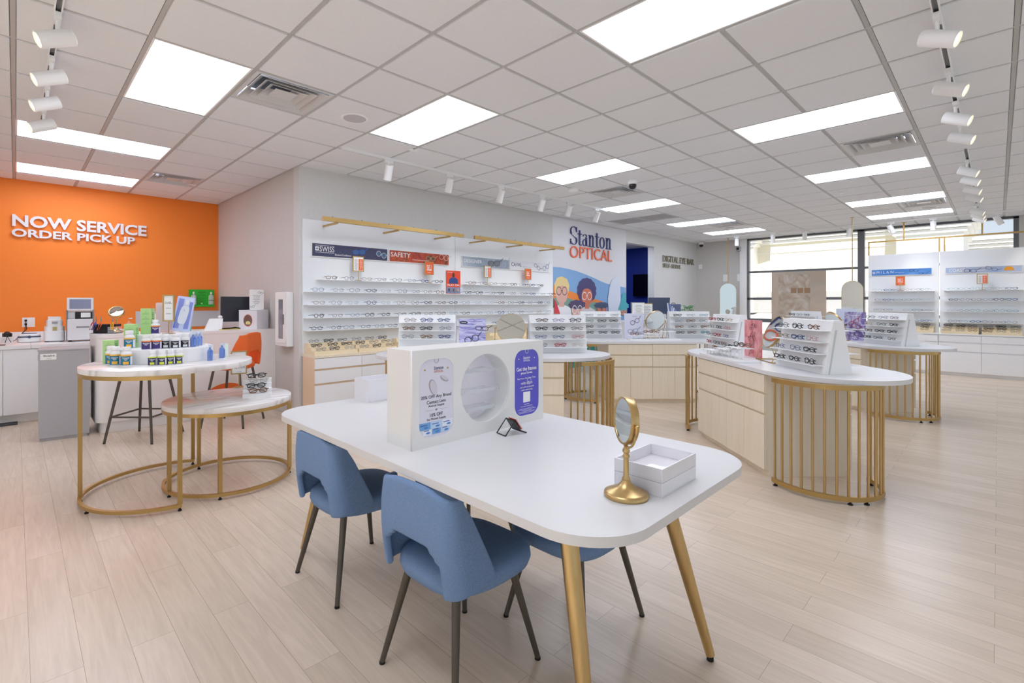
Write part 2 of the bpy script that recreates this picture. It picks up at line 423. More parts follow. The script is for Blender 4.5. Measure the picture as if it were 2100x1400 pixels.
# the blue room behind the doorway
M_blue_wall = mat('deep blue paint', '0A2C8C', 0.6)
struct(MB().box(12.0, 12.1, YL+.16, 8.3, 0, 2.82).box(9.1, 12.0, 8.2, 8.3, 0, 2.82).box(9.0, 9.1, YL+.16, 8.3, 0, 2.82).build('wall_blue', M_blue_wall))
struct(MB().box(9.0, 12.1, YL+.16, 8.3, 2.82, 2.87).build('trim_2', M_tile))
tvm = thing('television', 'black flat television on the blue wall beyond the doorway', 'television', (11.99, 6.3, 1.83))
MB().box(-.07, -.03, -.46, .46, -.29, .29).build('screen', mat('tv black', '060608', .2), tvm, bevel=.004)
MB().box(-.03, -.001, -.1, .1, -.1, .1).build('bracket', M_black, tvm)
lp = thing('ceiling_light', 'panel light in the ceiling of the blue room', 'ceiling light', (10.4, 6.6, 2.82))
MB().box(-.31, .31, -.61, .61, -.012, 0).build('frame', M_tee, lp)
MB().box(-.29, .29, -.59, .59, -.016, -.012).build('diffuser', M_panel_emit, lp)

# ---------------------------------------------------------------- ceiling panel lights
LBL = {(1, 0): 'ceiling light panel just beyond the round speaker, over the middle of the room',
 (-2, 1): 'large ceiling light panel beside the big square air diffuser', (-3, 5): 'long ceiling light panel above the service counter, parallel to the one by the orange wall',
 (-3, 8): 'long ceiling light panel nearest the orange wall', (1, -4): 'ceiling light panel cut by the top edge of the photo',
 (5, -4): 'wide ceiling light panel before the diffuser, first in the row toward the window', (9, -4): 'ceiling light panel second in the row toward the window',
 (13, -4): 'ceiling light panel third in the row toward the window', (16, -4): 'ceiling light panel last in the row, closest to the window',
 (5, 0): 'ceiling light panel beside the black dome camera', (9, 1): 'ceiling light panel above the mural lettering', (13, 1): 'ceiling light panel over the doorway end of the room',
 (16, 1): 'ceiling light panel nearest the far corner above the eye bar', (-3, -4): 'ceiling light panel behind the viewer', (-6, 1): 'ceiling light panel left of the viewer, out of frame'}
def ceiling_light(i, j, a, b):
    x0, y0 = GX+i*G, GY+j*G; X, Y = a*G, b*G
    t = thing('ceiling_light', LBL[(i, j)], 'ceiling light', (x0+X/2, y0+Y/2, H), 0, 'flat ceiling light panels')
    e = .013; q = .026
    fr = MB()
    for (u0, u1, v0, v1) in ((-X/2+e, X/2-e, -Y/2+e, -Y/2+q), (-X/2+e, X/2-e, Y/2-q, Y/2-e), (-X/2+e, -X/2+q, -Y/2+q, Y/2-q), (X/2-q, X/2-e, -Y/2+q, Y/2-q)):
        fr.box(u0, u1, v0, v1, -.002, .03)
    fr.build('frame', M_disp, t)
    MB().box(-X/2+q, X/2-q, -Y/2+q, Y/2-q, .004, .010).build('diffuser', M_panel_emit, t)
for L4 in lights: ceiling_light(*L4)
VL = ['large square air diffuser beside the biggest light panel', 'square air diffuser near the orange wall', 'square air diffuser just past the first wide light panel',
      'square air diffuser below the black dome camera', 'square air diffuser between two far light panels above the doorway', 'square air diffuser between the two farthest panels near the window']
def diffuser(i, j, lab):
    t = thing('air_diffuser', lab, 'air vent', (GX+(i+.5)*G, GY+(j+.5)*G, H), 0, 'square ceiling air diffusers')
    a = .292
    fr = MB()
    for u0, u1, v0, v1 in ((-a, a, -a, -a+.03), (-a, a, a-.03, a), (-a, -a+.03, -a+.03, a-.03), (a-.03, a, -a+.03, a-.03)): fr.box(u0, u1, v0, v1, -.004, .012)
    fr.build('frame', M_vent, t)
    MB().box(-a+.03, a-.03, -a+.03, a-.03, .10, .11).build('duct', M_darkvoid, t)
    for k, (o, inn) in enumerate(((.262, .19), (.20, .13), (.145, .075))):
        z0, z1 = -.012+k*.004, .055
        m = MB()
        O = [(-o, -o), (o, -o), (o, o), (-o, o)]; I = [(-inn, -inn), (inn, -inn), (inn, inn), (-inn, inn)]
        # louvre flares outwards and down from the throat
        vs = [(x, y, z0) for x, y in O]+[(x, y, z1) for x, y in I]+[(x*.975, y*.975, z0-.001) for x, y in O]+[(x*.96, y*.96, z1) for x, y in I]
        fs = []
        for q in range(4):
            p = (q+1) % 4; fs += [(q, p, 4+p, 4+q), (8+q, 12+q, 12+p, 8+p), (q, 8+q, 8+p, p), (4+q, 4+p, 12+p, 12+q)]
        m.add(vs, fs); m.build('louvre', M_vent, t)
    MB().box(-.085, .085, -.085, .085, -.004, .002).build('centre_plate', M_vent, t, bevel=.002)
for (i, j), lab in zip(vents, VL): diffuser(i, j, lab)
def grille(i, j, lab):
    t = thing('return_grille', lab, 'air vent', (GX+(i+.5)*G, GY+(j+.5)*G, H), 0, 'return air grilles')
    a = .292; m = MB()
    for u0, u1, v0, v1 in ((-a, a, -a, -a+.02), (-a, a, a-.02, a), (-a, -a+.02, -a+.02, a-.02), (a-.02, a, -a+.02, a-.02)): m.box(u0, u1, v0, v1, -.004, .012)
    m.build('frame', M_vent, t)
    c = MB()
    for k in range(28): c.box(-a+.02, a-.02, -a+.025+k*.02, -a+.029+k*.02, 0, .012)
    o = c.build('core', mat('grille grey', 'C9C9CB', .6), t)
    MB().box(-a+.02, a-.02, -a+.02, a-.02, .03, .035).build('backing', mat('grille backing', 'A0A0A3', .8), t)
grille(11, 3, 'flat return air grille by the long wall above the mural, wall side'); grille(11, 2, 'flat return air grille above the mural, room side')
def round_speaker(x, y, lab):
    t = thing('ceiling_speaker', lab, 'speaker', (x, y, H-.006))
    MB().lathe([(.12, -.001), (.12, -.006), (.11, -.010), (.098, -.010)], 40).build('rim', M_disp, t, smooth=True)
    MB().lathe([(.098, -.0105), (.05, -.013), (.001, -.0135)], 40).build('grille', mat('speaker mesh', 'C2C1C6', .7), t, smooth=True)
round_speaker(2.15, 3.91, 'round white ceiling speaker beside the big air diffuser')
round_speaker(11.2, .81, 'round ceiling speaker near the window end'); round_speaker(11.1, 4.0, 'round ceiling speaker by the far air diffuser near the doorway')
t = thing('smoke_detector', 'white round smoke detector near the black dome camera', 'smoke detector', (5.76, 4.21, H-.006))
MB().lathe([(.075, 0), (.075, -.02), (.06, -.035), (.03, -.042), (.001, -.042)], 32).build('housing', M_disp, t, smooth=True)
t = thing('smoke_detector', 'small white smoke detector on the ceiling near the storefront', 'smoke detector', (9.1, -.62, H-.006))
MB().lathe([(.07, 0), (.07, -.02), (.05, -.035), (.001, -.036)], 32).build('housing', M_disp, t, smooth=True)
def dome_camera(x, y, z, lab):
    t = thing('dome_camera', lab, 'camera', (x, y, z))
    MB().lathe([(.055, 0), (.065, -.03), (.06, -.055), (.045, -.06)], 28).build('housing', M_disp, t, smooth=True)
    MB().lathe([(.045, -.055), (.05, -.075), (.044, -.10), (.028, -.118), (.001, -.125)], 28).build('dome', mat('black glass', '101114', .08), t, smooth=True)
dome_camera(5.9, 3.35, H-.006, 'black dome security camera hanging from the ceiling')
dome_camera(13.25, 5.5, 2.98, 'black dome security camera in the far upper corner by the doorway wall')
def bullet(x, y, z, lab):
    t = thing('security_camera', lab, 'camera', (x, y, z))
    MB().box(-.01, 0, -.04, .04, -.02, .07).build('bracket', M_disp, t)
    MB().box(-.13, -.01, -.05, .05, -.06, .05).build('housing', mat('camera silver', 'B9B9BC', .3, .3), t, bevel=.01)
    MB().tube([(-.14, 0, -.005), (-.129, 0, -.005)], .034, 20).build('lens', M_black, t)
bullet(XW, 4.62, 2.76, 'square silver camera on the wall beside the window')
t = tag(MB().box(-.02, 0, -.045, .045, -.06, .06).build('motion_sensor', M_disp, loc=(XW, 5.62, 2.35), bevel=.004), 'small white motion sensor in the far corner of the wall', 'sensor')
for k, (x, y) in enumerate(((1.75, 7.65), (3.05, 4.3), (8.8, 1.6))):
    tag(MB().box(-.05, .05, -.02, .02, -.012, 0).build('motion_sensor', M_disp, loc=(x, y, H-.006), bevel=.003),
        ['small ceiling sensor beside the air diffuser near the orange wall', 'small ceiling sensor beyond the middle light panel', 'small ceiling sensor beside the second panel toward the window'][k], 'sensor')

# ---------------------------------------------------------------- track lighting
def track(name_lab, p0, p1):
    x0, y0 = p0; x1, y1 = p1
    t = thing('track_rail', name_lab, 'track light rail', ((x0+x1)/2, (y0+y1)/2, H-.006))
    dx, dy = abs(x1-x0)/2, abs(y1-y0)/2
    w = .018; X = max(dx, w); Y = max(dy, w); m = MB()
    m.box(-X, X, -Y, Y, -.004, 0)
    if dx > dy: m.box(-X, X, -w, -w+.006, -.03, -.004).box(-X, X, w-.006, w, -.03, -.004)
    else: m.box(-w, -w+.006, -Y, Y, -.03, -.004).box(w-.006, w, -Y, Y, -.03, -.004)
    m.build('rail', M_disp, t)
    n = MB(); n.box(-X+.02, X-.02, -w*.45, w*.45, -.012, -.0045) if dx > dy else n.box(-w*.45, w*.45, -Y+.02, Y-.02, -.012, -.0045)
    n.build('conductor', mat('rail inner grey', '77787C', .5), t)
def head(x, y, aim, lab, along, grp):
    """a track spotlight: adaptor, stem, cylinder pointing along aim"""
    t = thing('track_spotlight', lab, 'spotlight', (x, y, H-.036), 0, grp)
    a = MB(); a.box(-.055, .055, -.016, .016, -.03, .004) if along == 'x' else a.box(-.016, .016, -.055, .055, -.03, .004)
    a.build('adaptor', M_disp, t, bevel=.003)
    A = Vector(aim).normalized(); c = Vector((0, 0, -.125))
    MB().tube([(0, 0, -.03), (0, 0, -.085)], .011, 12).build('stem', M_disp, t, smooth=True)
    L = .17; r = .045; Q = A.to_track_quat('Z', 'Y').to_matrix().to_4x4(); Q.translation = c+A*0.01
    cy = MB().lathe([(.001, -L/2), (r-.004, -L/2), (r, -L/2+.004), (r, L/2), (r-.006, L/2), (r-.008, L/2-.012), (.001, L/2-.012)], 32).xf(Q)
    cy.build('barrel', M_disp, t, smooth=True)
    MB().lathe([(r-.010, L/2-.011), (r-.02, L/2-.007), (.001, L/2-.007)], 24).xf(Q).build('lamp_lens', M_lens_warm, t, smooth=True)
    sp = bpy.data.lights.new('spot', 'SPOT'); so = bpy.data.objects.new('spot_beam', sp); COL.objects.link(so); so.parent = t
    sp.energy = 14; sp.spot_size = R_(70); sp.spot_blend = .9; sp.color = (1, .93, .82); sp.shadow_soft_size = .03
    so.location = c+A*(L/2+.02); so.rotation_euler = A.to_track_quat('-Z', 'Y').to_euler()
track('white lighting track above the service counter', (.17, 3.2), (.17, 5.95))
for y, n in ((3.62, 'nearest the viewer'), (4.28, 'second from the viewer'), (4.86, 'third from the viewer'), (5.47, 'nearest the orange wall')):
    head(.17, y, (-1, -.12, -.50), 'white spotlight on the track over the counter, '+n, 'y', 'spotlights above the service counter')
track('white lighting track along the long display wall', (2.45, 4.73), (7.45, 4.73))
for x, n in zip((3.02, 3.90, 4.81, 5.69, 6.36, 7.14), ('first', 'second', 'third', 'fourth', 'fifth', 'last')):
    head(x, 4.73, (.1, .45, -1), 'white spotlight before the long wall, '+n+' counting away from the orange wall', 'x', 'spotlights along the long wall')
track('white lighting track with large spotlights, nearest on the camera side', (3.5, .235), (6.15, .235))
for x, n in zip((3.70, 4.63, 5.42, 6.08), ('nearest and largest', 'second', 'third', 'fourth')):
    head(x, .235, (-.15, -1, -.48), 'white spotlight on the near right track, '+n, 'x', 'spotlights on the right hand track')
track('white lighting track with four small spotlights, middle of that row', (7.2, .235), (10.0, .235))
for x, n in zip((7.7, 8.3, 9.0, 9.7), ('first', 'second', 'third', 'last')):
    head(x, .24, (-.1, -1, -.5), 'white spotlight on the middle right track, '+n+' going toward the window', 'x', 'spotlights on the right hand track')
track('short white lighting track closest to the window', (10.9, .24), (12.4, .24))
for x, n in zip((11.2, 11.75, 12.25), ('first', 'second', 'last')):
    head(x, .24, (-.1, -1, -.5), 'white spotlight on the far right track, '+n+' going toward the window', 'x', 'spotlights on the right hand track')
track('white lighting track running along the storefront window', (12.55, 5.5), (12.55, -1.0))
for k, y in enumerate((4.36, 3.58, 2.95, 2.15, 1.47, .85, .0, -.6)):
    A = (0, 0, -1) if k not in (4, 6) else (.2, -.5, -1)
    head(12.55, y, A, 'white spotlight along the window, '+('first', 'second', 'third', 'fourth', 'fifth', 'sixth', 'seventh', 'eighth')[k]+' counting from the far corner', 'y', 'spotlights along the window')

# ---------------------------------------------------------------- storefront window and the world outside
t = struct(bpy.data.objects.new('window_1', None)); COL.objects.link(t)
m = MB()
m.box(XW, XW+.12, 4.40, 4.47, .02, 2.98).box(XW, XW+.12, 2.04, 2.16, .02, 2.98).box(XW, XW+.12, -.27, -.2, .02, 2.98)
m.box(XW, XW+.12, -.27, 4.47, 2.95, 3.02).box(XW+.02, XW+.10, -.27, 4.47, 2.12, 2.17).box(XW, XW+.12, -.27, 4.47, 1.44, 1.50).box(XW+.01, XW+.12, -.27, 4.47, .88, .97).box(XW, XW+.12, -.27, 4.47, .02, .1)
m.build('window_frame', M_frame, t)
MB().box(XW+.05, XW+.056, -.25, 4.43, .05, 2.97).build('pane', mat('window glass', 'EAF2F4', .02, alpha=.06), t)
struct(MB().box(XW, XW+.2, -.27, 4.47, 3.0, H+.25).build('wall_header', M_wallw))
struct(MB().box(XW-.05, XW, 4.44, 4.60, 0, 2.99).build('trim_3', M_disp))
film = thing('window_banner', 'large translucent beige poster hanging inside the storefront window', 'banner', (XW-.04, 3.3, 0))
MB().box(-.003, .003, -.565, .565, .35, 2.115).build('film', swirl_mat('banner beige', ['B8A593', 'C0B0A0', 'AEA598', 'B89A80'], 1.1, .6), film)
fc = Face((-.004, 0, 1.2), (0, -1, 0), (-1, 0, 0))
fc.plate('print_panel', rect(-.42, .25, -.1, .85), .001, .001, swirl_mat('banner print', ['C9C4BA', 'B5A999', 'A68D77'], 3, 2), film)
for k in range(3): fc.plate('print_square', rect(-.1+.14*k-.05, -.1+.14*k+.07, .4, .52), .003, .001, mat('banner brown', '9A7B60', .6), film)
def ext(name, m, mm): return struct(m.build(name, mm))
ext('trim_4', MB().add([(XW+.2, -30, 0), (XW+.2, 30, 0), (20, 30, 1.0), (20, -30, 1.0), (60, 30, 1.1), (60, -30, 1.1)], [(0, 1, 2, 3), (3, 2, 4, 5)]), mat('pavement', 'A8A6A0', .9))
bl = thing('shop_building', 'cream stucco building with white pilaster and stepped white cornice across the street', 'building', (20, 3, 1.0))
def steps(par, x0, x1, y0, y1, z, n=4, h=.11, d=.10, name='cornice', ends=1):
    m = MB()
    for k in range(n): m.box(x0-d*(k+1), x1, y0-d*(k+1)*ends, y1+d*(k+1)*ends, z+h*k, z+h*(k+1)-.012)
    m.build(name, M_stucco_w, par)
MB().box(0, 6, -.80, 3.2, 0, 2.6).build('facade', M_stucco_c, bl)
MB().box(-.06, 0, -.80, 3.2, .0, .77).build('block_base', M_cmu, bl)
MB().box(-.03, 0, -.80, 3.2, 2.17, 2.2).build('reveal', M_stucco_w, bl)
MB().box(-.5, 6, 3.2, 7.5, 0, 2.6).build('pilaster', M_stucco_w, bl)
steps(bl, 0, 6, -.8, 3.2, 2.5, 5, .12, .09, ends=0); steps(bl, -.5, 6, 3.2, 7.5, 2.42, 5, .12, .09)
b2 = thing('shop_building', 'white stucco building block with a framed wall recess and layered cornice', 'building', (20, .9, 1.0))
MB().box(-.6, 3, -.22, 1.25, 0, 2.5).build('facade', M_stucco_w, b2); steps(b2, -.6, 3, -.22, 1.25, 2.4, 4, .13, .08)
MB().box(-.63, -.6, -.1, .75, 0, 2.05).build('recess', mat('exterior grey white', 'D8D8D4', .8), b2)
b3 = thing('shop_building', 'low white building end with layered cornice against the sky', 'building', (23.9, .25, 1.0))
MB().box(0, 2, -.45, .55, 0, 2.5).build('facade', M_stucco_w, b3); steps(b3, 0, 2, -.45, .55, 2.1, 4, .13, .09)
b4 = thing('shop_building', 'grey beige building with a blue sign corner behind the cornices', 'building', (27.5, .8, 1.0))
MB().box(0, 5, 0, 4, 0, 5).build('facade', mat('exterior beige', 'D6D2C8', .8), b4)
MB().box(-.4, -.05, .05, 1.4, 3.7, 4.3).build('blue_sign', mat('exterior blue', '3E8FE0', .6), b4)
# side wall fixtures in the far corner
for y in (4.95, 4.60): tag(MB().box(-.008, 0, -.06, .06, -.09, .09).build('switch_plate', M_disp, loc=(XW, y+.02, 2.02), bevel=.002), 'white switch plate behind the rod of the arched mirror, '+('wall corner side' if y > 4.8 else 'window side'), 'switch')

# ================================================================ EYEGLASSES
GCOL = dict(black='17171A', brown='5A3A28', tortoise='7A4E2C', navy='23407E', grey='6C7078', silver='A9ADB2', red='A8203A', pink='C79A9E', clear='D8D4CE', green='2E6A55',
            gold='B79A5A', teal='3E8F9A', purple='6A5A9A', blue='3A6FB0', cream='D9CDB8')
GM = {k: mat(k+' frame', v, .3, .6 if k in ('silver', 'gold') else 0, alpha=.75 if k == 'clear' else 1) for k, v in GCOL.items()}
def lens_pts(style, cx, n=18):
    a, b, e = {'rect': (.0245, .0155, 3.2), 'oval': (.0245, .0165, 2.2), 'round': (.0225, .0205, 2.0), 'square': (.0250, .0190, 3.0)}[style]
    return [(cx+x, -.0008*0, .024+y) for x, y in sup(a, b, e, n)]
GC = {}
def gmeshes(style, thick, mode):
    key = (style, thick, mode)
    if key in GC: return GC[key]
    r = .0032 if thick else .0019
    fr = MB(); cx = .034
    for s in (-1, 1): fr.tube(lens_pts(style, s*cx), r, 5, closed=True)
    fr.tube([(-.0095, 0, .030), (0, -.001, .033), (.0095, 0, .030)], r, 5)
    for s in (-1, 1): fr.tube([(s*.058, 0, .031), (s*.066, .001, .033), (s*.069, .006, .033)], r*1.2, 5)
    def temple(s):
        m = MB()
        if mode == 'open': m.tube([(s*.069, .004, .033), (s*.070, .06, .031), (s*.069, .105, .027), (s*.067, .138, .012)], [r*1.1, r*.9, r*.9, r*1.2], 5)
        else: m.tube([(s*.068, .006+.004*(s > 0), .032), (s*.02, .013+.004*(s > 0), .027), (-s*.03, .014+.004*(s > 0), .020), (-s*.055, .012, .008)], [r*1.1, r*.9, r*.9, r*1.2], 5)
        return m
    full = MB(); full.v = list(fr.v); full.f = list(fr.f)
    for s in (-1, 1):
        tm = temple(s); full.add(tm.v, tm.f)
    lens = []
    for s in (-1, 1):
        p = lens_pts(style, s*cx); lens.append(MB().add(p, [tuple(range(len(p)))]))
    def lm(b):
        me = b.mesh('glasses_part')
        for q in me.polygons: q.use_smooth = True
        return me
    GC[key] = dict(full=lm(full), frame=lm(fr), t0=lm(temple(-1)), t1=lm(temple(1)), l0=lens[0].mesh('lens'), l1=lens[1].mesh('lens'))
    return GC[key]
def link(name, me, m, parent=None):
    o = bpy.data.objects.new(name, me); COL.objects.link(o)
    if not me.materials: me.materials.append(None)
    o.material_slots[0].link = 'OBJECT'; o.material_slots[0].material = m
    o.parent = parent; return o
ORD = ['first', 'second', 'third', 'fourth', 'fifth', 'sixth', 'seventh', 'eighth', 'ninth', 'tenth', 'eleventh', 'twelfth']
SH = {'rect': 'rectangular', 'oval': 'oval', 'round': 'round', 'square': 'square'}
def eyeglasses(loc, rotz, style, col, thick, mode, where, grp, parts=True, tilt=0.0, scale=1.0):
    g = gmeshes(style, thick, mode); lab = '%s %s eyeglasses, %s' % (col, SH[style], where)
    if parts:
        o = thing('eyeglasses', lab, 'eyeglasses', loc, 0, grp)
        link('frame', g['frame'], GM[col], o); link('temple', g['t0'], GM[col], o); link('temple', g['t1'], GM[col], o)
        link('lens', g['l0'], M_lenses, o); link('lens', g['l1'], M_lenses, o)
    else:
        o = link('eyeglasses', g['full'], GM[col]); tag(o, lab, 'eyeglasses', grp); o.location = loc
    o.rotation_euler = (tilt, 0, rotz); o.scale = (scale,)*3
    return o
rg = random.Random(11)
def pick(cols=None):
    c = rg.choice(cols or ['black', 'black', 'black', 'grey', 'brown', 'grey', 'black', 'navy', 'silver', 'tortoise'])
    return rg.choice(['rect', 'rect', 'oval', 'square', 'round']), c, (c in ('black', 'tortoise', 'red', 'navy') and rg.random() < .6)

# ================================================================ LONG WALL DISPLAY UNITS
def drawer_front(name, par, x0, x1, z0, z1, y, m, d=.02):
    return MB().box(x0, x1, y-d, y, z0, z1).build(name, m, par, bevel=.0015)
def wall_unit(x0, x1, lab, cablab, shelves):
    t = thing('wall_display', lab, 'wall display', ((x0+x1)/2, YL, 0), 0, 'white wall display units'); hw = (x1-x0)/2
    MB().box(-hw+.003, hw-.003, -.03, -.001, .765, 2.37).build('back_panel', M_panelw, t)
    for z, a, b in shelves:
        MB().box(a-(x0+x1)/2, b-(x0+x1)/2, -.15, -.03, z-.005, z).build('shelf', M_disp, t)
    c = thing('display_cabinet', cablab, 'cabinet', ((x0+x1)/2, YL, 0), 0, 'low drawer cabinets under the wall displays')
    MB().box(-hw, hw, -.345, -.031, .075, .735).build('body', M_woodside, c)
    MB().box(-hw, hw, -.37, -.001, .735, .762).build('top', M_wood, c)
    MB().box(-hw, hw, -.31, -.031, 0, .075).build('plinth', M_woodside, c)
    n = 4; wd = 2*hw/n
    for k in range(n):
        for z0, z1 in ((.612, .73), (.445, .588), (.08, .42)):
            drawer_front('drawer', c, -hw+k*wd+.0015, -hw+(k+1)*wd-.0015, z0, z1, -.345, M_whitecab, .022)
    return t
XA, XM, XE = 2.46, 4.825, 7.19
S1 = [(1.65, 2.62, 4.55), (1.50, 2.47, XM), (1.345, 2.47, XM), (1.19, 2.47, XM), (1.04, 2.47, XM)]
S2 = [(1.65, 4.95, 6.83), (1.50, XM, 7.17), (1.345, XM, 7.05), (1.185, XM, 7.05), (1.02, XM, 7.05)]
wall_unit(XA, XM, 'white wall display with long shelves under the red and dark printed banners', 'low white drawer cabinet with ash top under the wall display nearest the orange wall', S1)
wall_unit(XM, XE, 'white wall display with long shelves beside the painted mural', 'low white drawer cabinet with ash top under the wall display beside the mural', S2)
def wall_row(xs, z, unit, row, grp, parts):
    for k, x in enumerate(xs):
        st, c, th = pick()
        eyeglasses((x, YL-.125+rg.uniform(-.01, .01), z), rg.uniform(-.25, .1), st, c, th, 'open', '%s along the %s shelf of the %s' % (ORD[k], row, unit), grp, parts, scale=1.06)
def spread(a, b, n): return [a+(b-a)*(k+.5)/n+rg.uniform(-.02, .02) for k in range(n)]
U1, U2 = 'dark bannered display', 'mural side display'
RN = ['top', 'second', 'middle', 'fourth', 'lowest']
for q, (n, (z, a, b)) in enumerate(zip((8, 10, 10, 10, 6), S1)):
    wall_row(spread(a+.04, b if q < 4 else 3.75, n), z, U1, RN[q], 'eyeglasses on the dark bannered wall display', True)
for q, (n, (z, a, b)) in enumerate(zip((8, 9, 9, 9), S2)):
    wall_row(spread(a+.03, b, n), z, U2, RN[q], 'eyeglasses on the display beside the mural', False)
wall_row(spread(5.55, 6.15, 3)+spread(6.3, 6.75, 1), S2[4][0], U2, RN[4], 'eyeglasses on the display beside the mural', False)
# banner light bars
def light_bar(x0, x1, bx, lab):
    t = thing('display_light_bar', lab, 'light bar', ((x0+x1)/2, YL-.39, 2.31), 0, 'brass light bars above the wall displays'); c = (x0+x1)/2
    MB().box(x0-c, x1-c, -.02, .02, 0, .05).build('bar', M_goldp, t, bevel=.001)
    for x in bx:
        MB().box(x-c-.012, x-c+.012, .0, .36, -.016, .004).build('bracket', M_goldp, t)
    n = MB()
    for k in range(6): n.tube([(x0-c+.12+k*.38, 0, .045), (x0-c+.12+k*.38, 0, .062)], .005, 8)
    n.build('screw', M_black, t)
light_bar(2.54, 4.67, (2.72, 3.57, 4.43), 'brass light bar above the dark and red banners'); light_bar(4.89, 7.04, (5.12, 5.95, 6.80), 'brass light bar above the grey and white banners')
# banners
LRN, LOUT = (1, 0, 0), (0, -1, 0)
def banner(x0, x1, z0, z1, lab, mm, name='brand_banner'):
    t = thing(name, lab, 'banner sign', ((x0+x1)/2, YL-.03, (z0+z1)/2)); hw, hh = (x1-x0)/2, (z1-z0)/2
    MB().box(-hw, hw, -.02, 0, -hh, hh).build('frame', M_card, t)
    f = Face((0, -.0201, 0), LRN, LOUT)
    f.plate('print', rect(-hw+.008, hw-.008, -hh+.008, hh-.008), .0008, .0008, mm, t)
    return t, f, hw, hh
def drawn_glasses(f, par, a, b, s, m, rot=0, lens=None, c=.003, rnd=False, name='printed_glasses'):
    """a picture of glasses: two rings, bridge and temples, as flat print"""
    outs = []
    for q in (-1, 1):
        rr = (lambda k, r: circ(q*.27, 0, r, 24)) if rnd else (lambda k, r: [(q*.27+x, y) for x, y in sup(r, r*.72, 3, 24)])
        outs += [rr(0, .25), rr(0, .205)]
    o = f.plate(name, [[(x*s, y*s) for x, y in q] for q in outs], c, .0006, m, par, a, b, rot)
    f.plate(name, [[(-.03*s, .08*s), (.03*s, .08*s), (.03*s, .03*s), (-.03*s, .03*s)]], c, .0006, m, par, a, b, rot)
    f.plate(name, [[(.50*s, .10*s), (.52*s, .05*s), (.85*s, .28*s), (.84*s, .32*s)]], c, .0006, m, par, a, b, rot)
    if lens:
        for q in (-1, 1): f.plate(name, [(q*.27*s+x*s, y*s) for x, y in (circ(0, 0, .2, 20) if rnd else sup(.2, .15, 3, 20))], c-.0006, .0006, lens, par, a, b, rot)
t, f, hw, hh = banner(2.56, 3.62, 1.925, 2.095, 'navy banner with thin white lettering and blue sunglasses', mat('navy print', '3F4262', .5))
f.plate('logo', [rect(-.485, -.44, -.01, .04)], .0016, .0008, M_whiteink, t); f.plate('cross', [rect(-.478, -.447, .011, .019), ], .003, .0008, M_navyink, t); f.plate('cross', [rect(-.4665, -.4585, -.001, .031)], .003, .0008, M_navyink, t)
f.text('SWISS', -.335, .014, .19, .062, m=M_whiteink, parent=t); f.plate('rule', rect(-.485, -.24, .054, .058), .0016, .0008, M_whiteink, t); f.plate('rule', rect(-.485, -.24, -.030, -.026), .0016, .0008, M_whiteink, t)
f.text('Elevated Confidence', -.12, -.045, .22, .022, m=M_whiteink, parent=t)
drawn_glasses(f, t, .1, .01, .17, mat('royal print', '2F5FC0', .5), .1, mat('sun lens print', '3E6590', .5)); drawn_glasses(f, t, .43, 0, .15, mat('silver print', 'C4CAD2', .5), -.25, mat('sun lens print b', '44688C', .5), rnd=True)
t, f, hw, hh = banner(3.64, 4.685, 1.925, 2.09, 'red orange banner reading safety with sunglasses on rock', swirl_mat('red rock print', ['7A2A20', 'A8331E', 'C4512A', '6B3A22'], 3, 2))
f.text('SAFETY', -.335, .02, .32, .062, m=M_whiteink, parent=t); f.text('Protection meets performance', 0, -.035, .28, .02, m=M_whiteink, parent=t)
drawn_glasses(f, t, .18, 0, .16, mat('tan print', 'C9A57A', .5), 0, mat('brown lens print', '6B4A32', .5)); drawn_glasses(f, t, .42, .03, .16, mat('rose print', 'D9B8A8', .5), -.15, rnd=True)
t, f, hw, hh = banner(4.94, 6.0, 1.925, 2.092, 'grey blue banner reading designer with dark aviators', swirl_mat('slate print', ['8794A6', '9DAABB', 'B9C3CF'], 1.5, 1))
f.text('DESIGNER', -.30, .012, .38, .052, m=M_whiteink, parent=t); drawn_glasses(f, t, .16, 0, .26, mat('charcoal print', '4A4E58', .5), .08, mat('smoke print', '7B8088', .5)); drawn_glasses(f, t, .43, .01, .18, mat('pale print', 'B4BCC8', .5), .5)
t, f, hw, hh = banner(6.01, 7.06, 1.925, 2.094, 'white banner with handwritten dark lettering and rimmed frames', mat('white print', 'E4E6EC', .5))
f.text('CAVAL', -.36, .012, .26, .06, m=M_ink, parent=t); f.text('High Fashion Paris', -.1, -.02, .2, .018, m=M_inkg, parent=t)
drawn_glasses(f, t, .18, 0, .17, mat('dark rose print', '6A4A50', .5), -.5); drawn_glasses(f, t, .42, .0, .17, mat('blue pen print', '4A6FA0', .5), .4, rnd=True)
